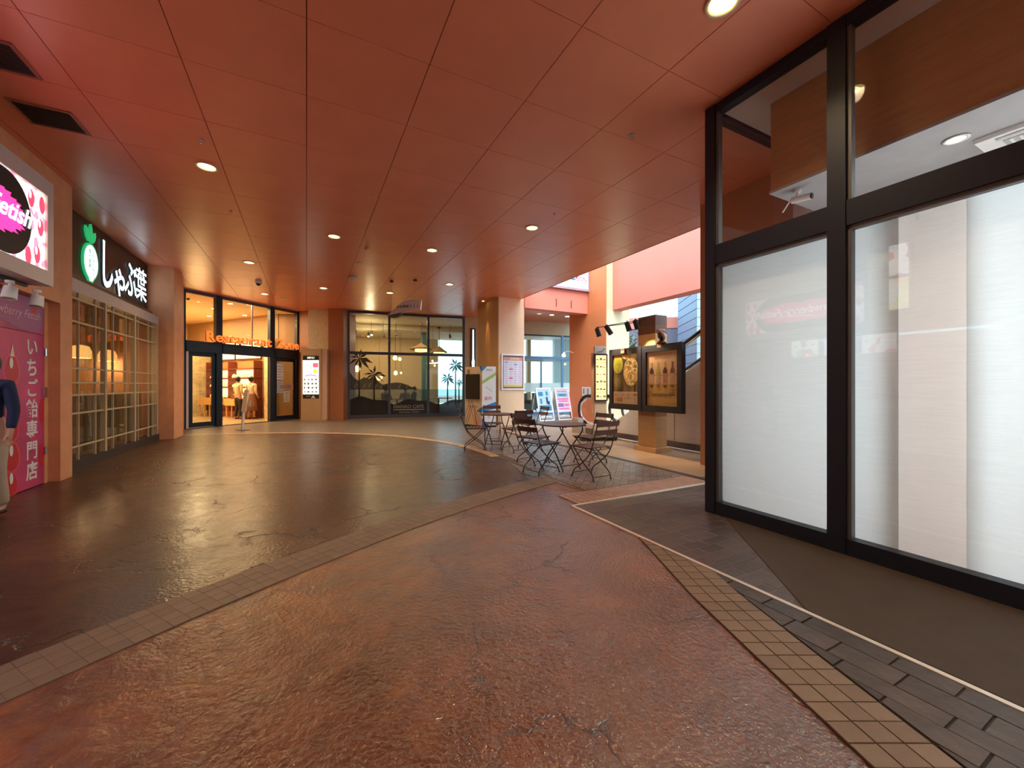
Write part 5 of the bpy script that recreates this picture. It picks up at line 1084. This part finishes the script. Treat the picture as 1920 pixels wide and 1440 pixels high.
for k, (u, v) in enumerate(HID):
    downlight(u, v, 'round recessed downlight behind the camera, '+('left front one','middle one','rear left one','rear right one')[k]); spot(W(u, v, CEIL-.03), W(u, v, 0), SPOT_W*.55, 128, blend=.8, size=.09)
spot(W(5.46, 12.75, 4.2), W(5.60, 12.75, 1.5), 75, 26, (1,.62,.22), .5, .02, 'column_wall_washer')
uw = thing('wall_washer', 'small downlight close above the ochre column', 'ceiling light', W(5.46, 12.75, CEIL), A); MB().lathe([(.05,0),(.06,-.008),(.045,-.01)]).build('rim', RUBBER, uw); MB().cyl((0,0,-.001),(0,0,-.003),.045).build('bulb', LAMP, uw)
for k, (x, v) in enumerate(((9.11-.0,14.0),(9.9,14.0),(8.5,14.0))):
    t = thing('soffit_downlight', ('left bright downlight under the soffit before the far glazing', 'right bright downlight under the soffit before the far glazing', 'faint downlight under the soffit at the peach column')[k], 'ceiling light', W(x, v, CEIL+.003), A, 'downlights under the far soffit')
    MB().lathe([(.10,0),(.12,-.006),(.09,-.008),(.09,0)]).build('rim', WHITE, t); MB().cyl((0,0,-.001),(0,0,-.004),.09).build('bulb', LAMP if k < 2 else emis('faint_lamp', (1,.8,.6), .8), t)
    if k < 2: spot(W(x, v, CEIL-.03), W(x, v, 0), 40, 120)
CM = M('offwhite_fitting', (.55,.42,.38), .5)
for (u, v), lb_, sz in (((-1.12,5.92),'round sprinkler above the nearest lit downlight',.03), ((3.39,3.49),'chrome sprinkler near the glazed corner',.032), ((-1.13,8.1),'tiny sprinkler left of the central downlights',.018), ((3.77,5.71),'dark sprinkler beside the dim downlight',.02), ((3.72,7.75),'small sprinkler between the dim and central downlights',.018), ((4.29,11.51),'white sprinkler cap above the cafe front',.03), ((3.76,9.93),'tiny sprinkler over the far table',.018)):
    t = thing('sprinkler', lb_, 'sprinkler', W(u, v, CEIL), A, 'sprinklers in the terracotta ceiling'); MB().lathe([(sz*1.2,0),(sz*1.3,-.006),(sz,-.010),(.001,-.010)], n=16).build('rose', CM, t); MB().cyl((0,0,-.008), (0,0,-.045), sz*.45, sz*.3).build('nozzle', CHROME, t)
for (u, v), lb_, sz, dz in (((1.15,8.97),'slim smoke detector left of the central downlight pair',.05,.03), ((1.10,11.48),'round white smoke detector on a raised base',.115,.06), ((1.11,10.11),'flat round ceiling speaker',.09,.008)):
    t = thing('smoke_detector' if dz > .01 else 'ceiling_speaker', lb_, 'detector' if dz > .01 else 'speaker', W(u, v, CEIL), A); MB().lathe([(sz*.8,0),(sz*.8,-dz*.4),(sz,-dz*.45),(sz*.96,-dz),(.001,-dz*1.05)], n=24).build('housing', CM, t); MB().lathe([(sz*.4,-dz*1.0),(sz*.35,-dz*1.4),(.001,-dz*1.45)], n=16).build('centre_cap', CM, t)
t = thing('dome_camera', 'white dome camera with a dark lens on the terracotta ceiling before the entrance', 'camera', W(-1.21, 13.29, CEIL), A); MB().lathe([(.085,0),(.09,-.05),(.075,-.06)], n=20).build('housing', WHITE, t); MB().lathe([(.06,-.06),(.055,-.09),(.03,-.115),(.001,-.12)], n=18).build('dome', BLACK, t)
for k, (v0, v1) in enumerate(((5.0,5.44),(5.97,6.40))):
    t = thing('air_grille', ('dark square air grille nearest the top left corner', 'second dark square air grille, above the pink sign')[k], 'air grille', W(-2.49, (v0+v1)/2, CEIL), A, 'square air grilles'); s_ = (v1-v0)/2
    MB().box(-.235, .235, -s_, s_, -.004, .0).build('backing', RUBBER, t); m = MB(); e = .018
    m.box(-.245, .245, -s_-.01, -s_+e, -.012, .0); m.box(-.245, .245, s_-e, s_+.01, -.012, .0); m.box(-.245, -.235+e, -s_+e, s_-e, -.012, 0); m.box(.235-e, .245, -s_+e, s_-e, -.012, 0); m.build('frame', M('terracotta_frame', (.36,.12,.08), .4), t)
    for j in range(12): B(-.215, .215, -s_+.025+.032*j, -s_+.035+.032*j, -.010, -.004).build('slat', M('dark_brown_slat', (.045,.025,.018), .5), t)

# ================================================================ OUTSIDE
SID = M('lilac_siding', (.17,.18,.26), .6); 
def building(name, label, base, pts, z1): 
    t = thing(name, label, 'building', (base[0], base[1], 0)); MB().prism([(x-base[0], y-base[1]) for x, y in pts], 0, z1[0]).build('wall', z1[1], t); return t
b1 = building('siding_building', 'tall lilac building with horizontal siding beyond the escalator', (9.2,22), [(9.2,22),(8.75,18.8),(12.5,18.3),(13,22)], (13, SID))
d1 = Vector((-.45,-3.2)).normalized()
for k in range(22):
    z_ = 1.2+.42*k; m = MB(); p0 = Vector((0,0)); p1 = Vector((-.45,-3.2)); nrm = Vector((-.02,.0)); m.prism([(0,0),(-.45,-3.2),(-.478,-3.2),(-.028,0)], z_, z_+.375); m.build('siding_board', SID, b1)
m = MB()
for k in range(22): B(-.40, 3.2, -3.235, -3.2, 1.2+.42*k, 1.575+.42*k)
wf = MB().prism([(-.47,-3.23),(3.3,-3.74),(3.3,-3.70),(-.45,-3.19)], 0, 13).build('white_front', M('white_cyan_siding', (.30,.38,.39), .6), b1)
for k in range(22): MB().prism([(-.474,-3.25),(3.3,-3.76),(3.3,-3.74),(-.47,-3.23)], 1.2+.42*k, 1.56+.42*k).build('front_board', M('white_cyan_siding', (.30,.38,.39)), b1)
b2 = building('low_building', 'low building with a coral parapet beyond the escalator', (6.2,24), [(6.2,24),(10.2,23.2),(10.2,27),(6.2,27)], (4.7, M('grey_violet_wall', (.17,.15,.19), .6)))
MB().prism([(-.05,-.05),(4.05,-.85),(4.05,3),(-.05,3)], 4.7, 5.35).build('parapet', CORAL, b2)
B(.9, 1.5, -.5, -.3, 1.0, 2.8).build('window', M('dark_far_window', (.06,.07,.09), .2), b2)
tt = thing('slim_pillar', 'slim cream pillar behind the striped menu board pillar', 'pillar', (7.62, 20.4, 0)); B(-.12, .12, -.12, .12, 0, 4.7).build('shaft', CREAM, tt); B(-.16, .16, -.16, .16, 4.7, 4.85).build('cap', CREAM, tt)
tr2 = thing('young_tree', 'small green tree beyond the cream column', 'tree', (6.05, 20.0, 0)); MB().tube([(0,0,0),(.03,.02,1.6),(-.02,0,3.0)], [.06,.045,.025]).build('trunk', DWOOD, tr2)
m = MB(); random.seed(9)
for k in range(260):
    a = random.uniform(0, 2*PI); r = random.uniform(0,.55); z_ = random.uniform(2.2,3.9); c = Vector((r*math.cos(a), r*math.sin(a), z_)); d = Vector((random.uniform(-1,1), random.uniform(-1,1), random.uniform(-.6,.4))).normalized(); s_ = d.cross(Vector((.3,.2,1))).normalized()
    m.add([c, c+d*.09+s_*.04, c+d*.19, c+d*.09-s_*.04], [(0,1,2,3)])
m.build('foliage', M('tree_leaf', (.10,.17,.045), .6, var=.3, vs=9), tr2, kind='stuff')
struct(B(-60, 60, -60, 60, -.4, -.25), 'floor', M('outside_paving', (.40,.38,.36), .7), uv=False)
struct(MB().prism([(12,-7),(40,-7),(40,45),(-14,45),(-14,24),(12,24)], -.25, -.002), 'floor', M('outside_paving', (.40,.38,.36), .7), uv=False)

# ================================================================ PEOPLE
def skinned(name, nodes, edges, mat, parent, sub=2, label=None):
    me = bpy.data.meshes.new(name); me.from_pydata([n[0] for n in nodes], edges, [])
    o = bpy.data.objects.new('tmp_skin', me); COL.objects.link(o)
    sk = o.modifiers.new('s', 'SKIN'); sb = o.modifiers.new('b', 'SUBSURF'); sb.levels = sub; sb.render_levels = sub; sk.use_smooth_shade = True
    for i, n in enumerate(nodes):
        r = n[1]; me.skin_vertices[0].data[i].radius = (r, r) if not isinstance(r, tuple) else r
        me.skin_vertices[0].data[i].use_root = (i == 0)
    dg = bpy.context.evaluated_depsgraph_get(); m2 = bpy.data.meshes.new_from_object(o.evaluated_get(dg)); bpy.data.objects.remove(o)
    m2.materials.clear(); m2.materials.append(mat)
    for p in m2.polygons: p.use_smooth = True
    return put(name, m2, parent, label=label)
def hand(nodes, edges, wi, w, d, side):
    """palm and five fingers from wrist node wi at w, pointing along d"""
    d = Vector(d).normalized(); w = Vector(w); s_ = d.cross(Vector((0,0,1))); s_ = Vector((0,1,0)) if s_.length < .3 else s_.normalized(); n_ = s_.cross(d)
    nodes.append((w+d*.045, (.034,.020))); pi_ = len(nodes)-1; edges.append((wi, pi_))
    for k, L in enumerate((.060,.072,.066,.050)):
        off = s_*(.026-.0175*k); b = w+d*.075+off; nodes.append((b, .0095)); i0 = len(nodes)-1; edges.append((pi_, i0))
        nodes.append((b+d*L*.55-n_*.008*side, .0085)); edges.append((i0, i0+1)); nodes.append((b+d*L*.85-n_*.028*side, .0070)); edges.append((i0+1, i0+2))
    b = w+d*.025+s_*.030; nodes.append((b, .011)); i0 = len(nodes)-1; edges.append((pi_, i0)); nodes.append((b+d*.035+s_*.022, .009)); edges.append((i0, i0+1)); nodes.append((b+d*.058+s_*.020-n_*.01*side, .0075)); edges.append((i0+1, i0+2))
def person(name, label, loc, face, top, bottom, hairc, arms, h=1.66, skirt=False, seated=False, bun=False, shoe=None, group=None, parentless=True):
    t = thing(name, label, 'person', loc, math.atan2(face[1], face[0])-PI/2, group); k = h/1.68
    V = lambda x, y, z: Vector((x, y, z))*k
    if seated: hipz, dz = .52, -.36
    else: hipz, dz = .90, 0.0
    spine = [(V(0,0,hipz), (.135*k,.105*k)), (V(0,.0,1.05+dz), (.118*k,.085*k)), (V(0,-.005,1.25+dz), (.135*k,.095*k)), (V(0,-.005,1.37+dz), (.105*k,.075*k)), (V(0,.0,1.44+dz), .052*k), (V(0,.015,1.50+dz), .052*k)]
    nodes = list(spine); edges = [(i, i+1) for i in range(5)]
    nodes += [(V(0,.02,1.57+dz), (.073*k,.088*k)), (V(0,.01,1.63+dz), (.066*k,.080*k))]; edges += [(5,6),(6,7)]
    joints = {}
    for s in (-1, 1):
        el, wr = arms[0 if s < 0 else 1]; sh = V(s*.165,-.005,1.37+dz); e_ = V(s*abs(el[0]), el[1], el[2]+dz); w_ = V(wr[0], wr[1], wr[2]+dz)
        i = len(nodes); nodes += [(sh, .052*k), (e_, .036*k), (w_, .025*k)]; edges += [(3, i), (i, i+1), (i+1, i+2)]; hand(nodes, edges, i+2, w_, w_-e_, s); joints[s] = (sh, e_, w_)
        hp_ = V(s*.09,0,hipz-.03)
        if seated: kn, an, toe = V(s*.11,.42,.50), V(s*.11,.42,.08), V(s*.11,.56,.035)
        else: kn, an, toe = V(s*.095,.02,.48), V(s*.10,-.01+.03*s,.08), V(s*.115,.13+.03*s,.03)
        i = len(nodes); nodes += [(hp_, .082*k), (kn, .052*k), (an, .034*k), (toe, (.036*k,.020*k))]; edges += [(0, i), (i, i+1), (i+1, i+2), (i+2, i+3)]; joints['l%d' % s] = (hp_, kn, an, toe)
    skinned('body', nodes, edges, SKIN, t, 1)
    # shirt
    n2 = [(p, (r[0]*1.12, r[1]*1.18) if isinstance(r, tuple) else r) for p, r in spine[:4]]; n2[0] = (V(0,0,hipz+.02), (.148*k,.118*k)); n2.append((V(0,0,1.425+dz), .062*k)); e2 = [(0,1),(1,2),(2,3),(3,4)]
    for s in (-1, 1):
        sh, e_, w_ = joints[s]; i = len(n2); w2 = e_+(w_-e_)*.86; n2 += [(sh, .064*k), (e_, .049*k), (w2, .038*k)]; e2 += [(3, i), (i, i+1), (i+1, i+2)]
    skinned('shirt', n2, e2, top, t, 1)
    if skirt:
        m = MB(); m.lathe([(.13*k,(1.00)*k),(.155*k,.88*k),(.20*k,.60*k),(.245*k,.34*k),(.235*k,.34*k),(.15*k,.8*k)], n=26); m.v = [(x*(1+.03*math.sin(9*math.atan2(y,x))), y*.82*(1+.03*math.sin(9*math.atan2(y,x))), z) for x, y, z in m.v]; m.build('skirt', bottom, t)
    else:
        n3 = [(V(0,0,hipz+.03), (.145*k,.115*k)), (V(0,0,hipz-.03), (.140*k,.112*k))]; e3 = [(0,1)]
        for s in (-1, 1):
            a, b, c_, d_ = joints['l%d' % s]; i = len(n3); n3 += [(a-V(0,0,.03), .094*k), (b, .070*k), (c_+V(0,0,.01), .056*k)]; e3 += [(1, i), (i, i+1), (i+1, i+2)]
        skinned('trousers', n3, e3, bottom, t, 1)
    for s in (-1, 1):
        a, b, c_, d_ = joints['l%d' % s]; skinned('shoe', [(c_-V(0,.03,.035), (.040*k,.034*k)), ((c_+d_)/2-V(0,0,.01), (.042*k,.030*k)), (d_+V(0,.02,.0), (.038*k,.024*k))], [(0,1),(1,2)], shoe or RUBBER, t, 1)
    hc = V(0,-.005,1.595+dz); m = MB(); prof = []
    m.lathe([(.001,.105*k),(.05*k,.095*k),(.082*k,.06*k),(.093*k,.01*k),(.090*k,-.04*k),(.078*k,-.085*k),(.05*k,-.10*k)], n=20)
    m.v = [(x+hc.x, (y if y < .02*k else .02*k+(y-.02*k)*(.95 if z > .03*k else .15))*1.12+hc.y, z+hc.z) for x, y, z in m.v]; m.build('hair', hairc, t)
    if bun: MB().lathe([(.001,.05),(.035,.035),(.045,0),(.035,-.035),(.001,-.045)], tuple(hc+V(0,-.115,.03)), 14).build('hair_bun', hairc, t)
    fc = V(0,.105,1.575+dz); ft = MB()
    ft.lathe([(.001,.012),(.009,.006),(.011,0),(.009,-.006),(.001,-.009)], tuple(fc+V(-.030,-.010,.012)), 8); ft.build('eye', M('eye_dark', (.03,.02,.02), .3), t); ft = MB(); ft.lathe([(.001,.012),(.009,.006),(.011,0),(.009,-.006),(.001,-.009)], tuple(fc+V(.030,-.010,.012)), 8); ft.build('eye', M('eye_dark', (.03,.02,.02)), t)
    MB().tube([tuple(fc+V(0,-.005,.015)), tuple(fc+V(0,.012,-.018)), tuple(fc+V(0,.0,-.025))], [.006,.011,.008], 8).build('nose', SKIN, t); MB().tube([tuple(fc+V(-.022,-.010,-.050)), tuple(fc+V(0,-.003,-.052)), tuple(fc+V(.022,-.010,-.050))], .005, 6).build('mouth', M('lips', (.45,.16,.14), .5), t)
    for s in (-1, 1): MB().lathe([(.001,.03),(.012,.02),(.014,0),(.010,-.022),(.001,-.03)], tuple(V(s*.078,.01,1.575+dz)), 8).build('ear', SKIN, t)
    return t
NAVY = M('navy_jacket', (.012,.02,.07), .8); KHAKI = M('beige_trousers', (.52,.42,.30), .8); CRM = M('cream_shirt', (.72,.54,.34), .8); DKT = M('dark_trousers', (.02,.018,.022), .8)
HAIR = M('black_hair', (.012,.009,.008), .5); BRS = M('brown_skirt', (.22,.09,.035), .8)
down = ((.21,-.02,1.10), (-.23,.04,.86)), ((.21,-.02,1.10), (.23,.04,.86))
person('person', 'person in a navy jacket and beige trousers cut off by the left frame edge', (-5.37, 4.06, .006), (.25,-.97), NAVY, KHAKI, HAIR, (((.21,-.02,1.10), (-.22,.04,.86)), ((.27,-.02,1.07), (.27,.22,1.05))), 1.66)
ph = thing('phone', 'small pale phone in the hand at the left frame edge', 'phone', (-5.37, 4.06, .006), math.atan2(-.97,.25)-PI/2); B(.235, .305, .315, .325, 1.00, 1.12).build('body', M('silver_phone', (.6,.6,.62), .3), ph)
person('person', 'person in a cream shirt and dark trousers with a brown bag before the food display', (-10.66, 15.47, .012), (.35,1), CRM, DKT, HAIR, (((.23,.02,1.10), (-.20,.22,.98)), ((.21,-.02,1.10), (.18,.14,.90))), 1.66)
person('person', 'person in a cream blouse and long brown skirt with tied dark hair', (-10.27, 15.66, .012), (.1,1), M('pale_blouse', (.80,.62,.42), .8), BRS, HAIR, (((.20,.0,1.10), (-.15,.16,.98)), ((.20,-.02,1.10), (.17,.10,.92))), 1.66, skirt=True, bun=True)
bg = thing('handbag', 'brown box-shaped bag held by the person in the cream shirt', 'bag', (-10.92, 15.66, .80)); MB().prism([(-.13,-.06),(.13,-.06),(.13,.06),(-.13,.06)], 0, .17).build('body', M('brown_bag', (.20,.08,.03), .5), bg); MB().tube([(-.08,0,.17),(-.05,0,.24),(.05,0,.24),(.08,0,.17)], .007, 6).build('handle', M('brown_bag', (.20,.08,.03)), bg)
for i, (x, y, fd, tc, lb_) in enumerate(((2.27, 1.22, (-.15,1), M('orange_shirt', (.75,.22,.06), .8), 'seated person in an orange shirt seen from behind through the middle cafe pane'), (1.45, 1.35, (.5,1), M('rust_top', (.40,.12,.06), .8), 'seated person in a rust-coloured top, left of the orange shirt'), (2.75, 2.3, (-1,-.2), M('black_top', (.03,.03,.03), .8), 'seated person in a dark top, right of the orange shirt'))):
    p = at(x, y, .006); d_ = CD*fd[0]+CN*fd[1]
    sarm = (((.22,.12,1.10), (-.14,.34,1.13)), ((.22,.12,1.10), (.14,.34,1.13)))
    person('person', lb_, p, (d_.x, d_.y), tc, DKT, HAIR, sarm, 1.62, seated=True)
    s2 = thing('cafe_stool', ('stool under the orange-shirted person', 'stool under the rust-topped person', 'stool under the dark-topped person')[i], 'stool', p, math.atan2(d_.y, d_.x)-PI/2, 'stools in the cafe'); MB().cyl((0,0,.385),(0,0,.42),.19).build('seat', DWOOD, s2)
    for a in range(4): MB().cyl((.12*math.cos(a*PI/2+.7),.12*math.sin(a*PI/2+.7),.39), (.17*math.cos(a*PI/2+.7),.17*math.sin(a*PI/2+.7),0), .014).build('leg', RUBBER, s2)
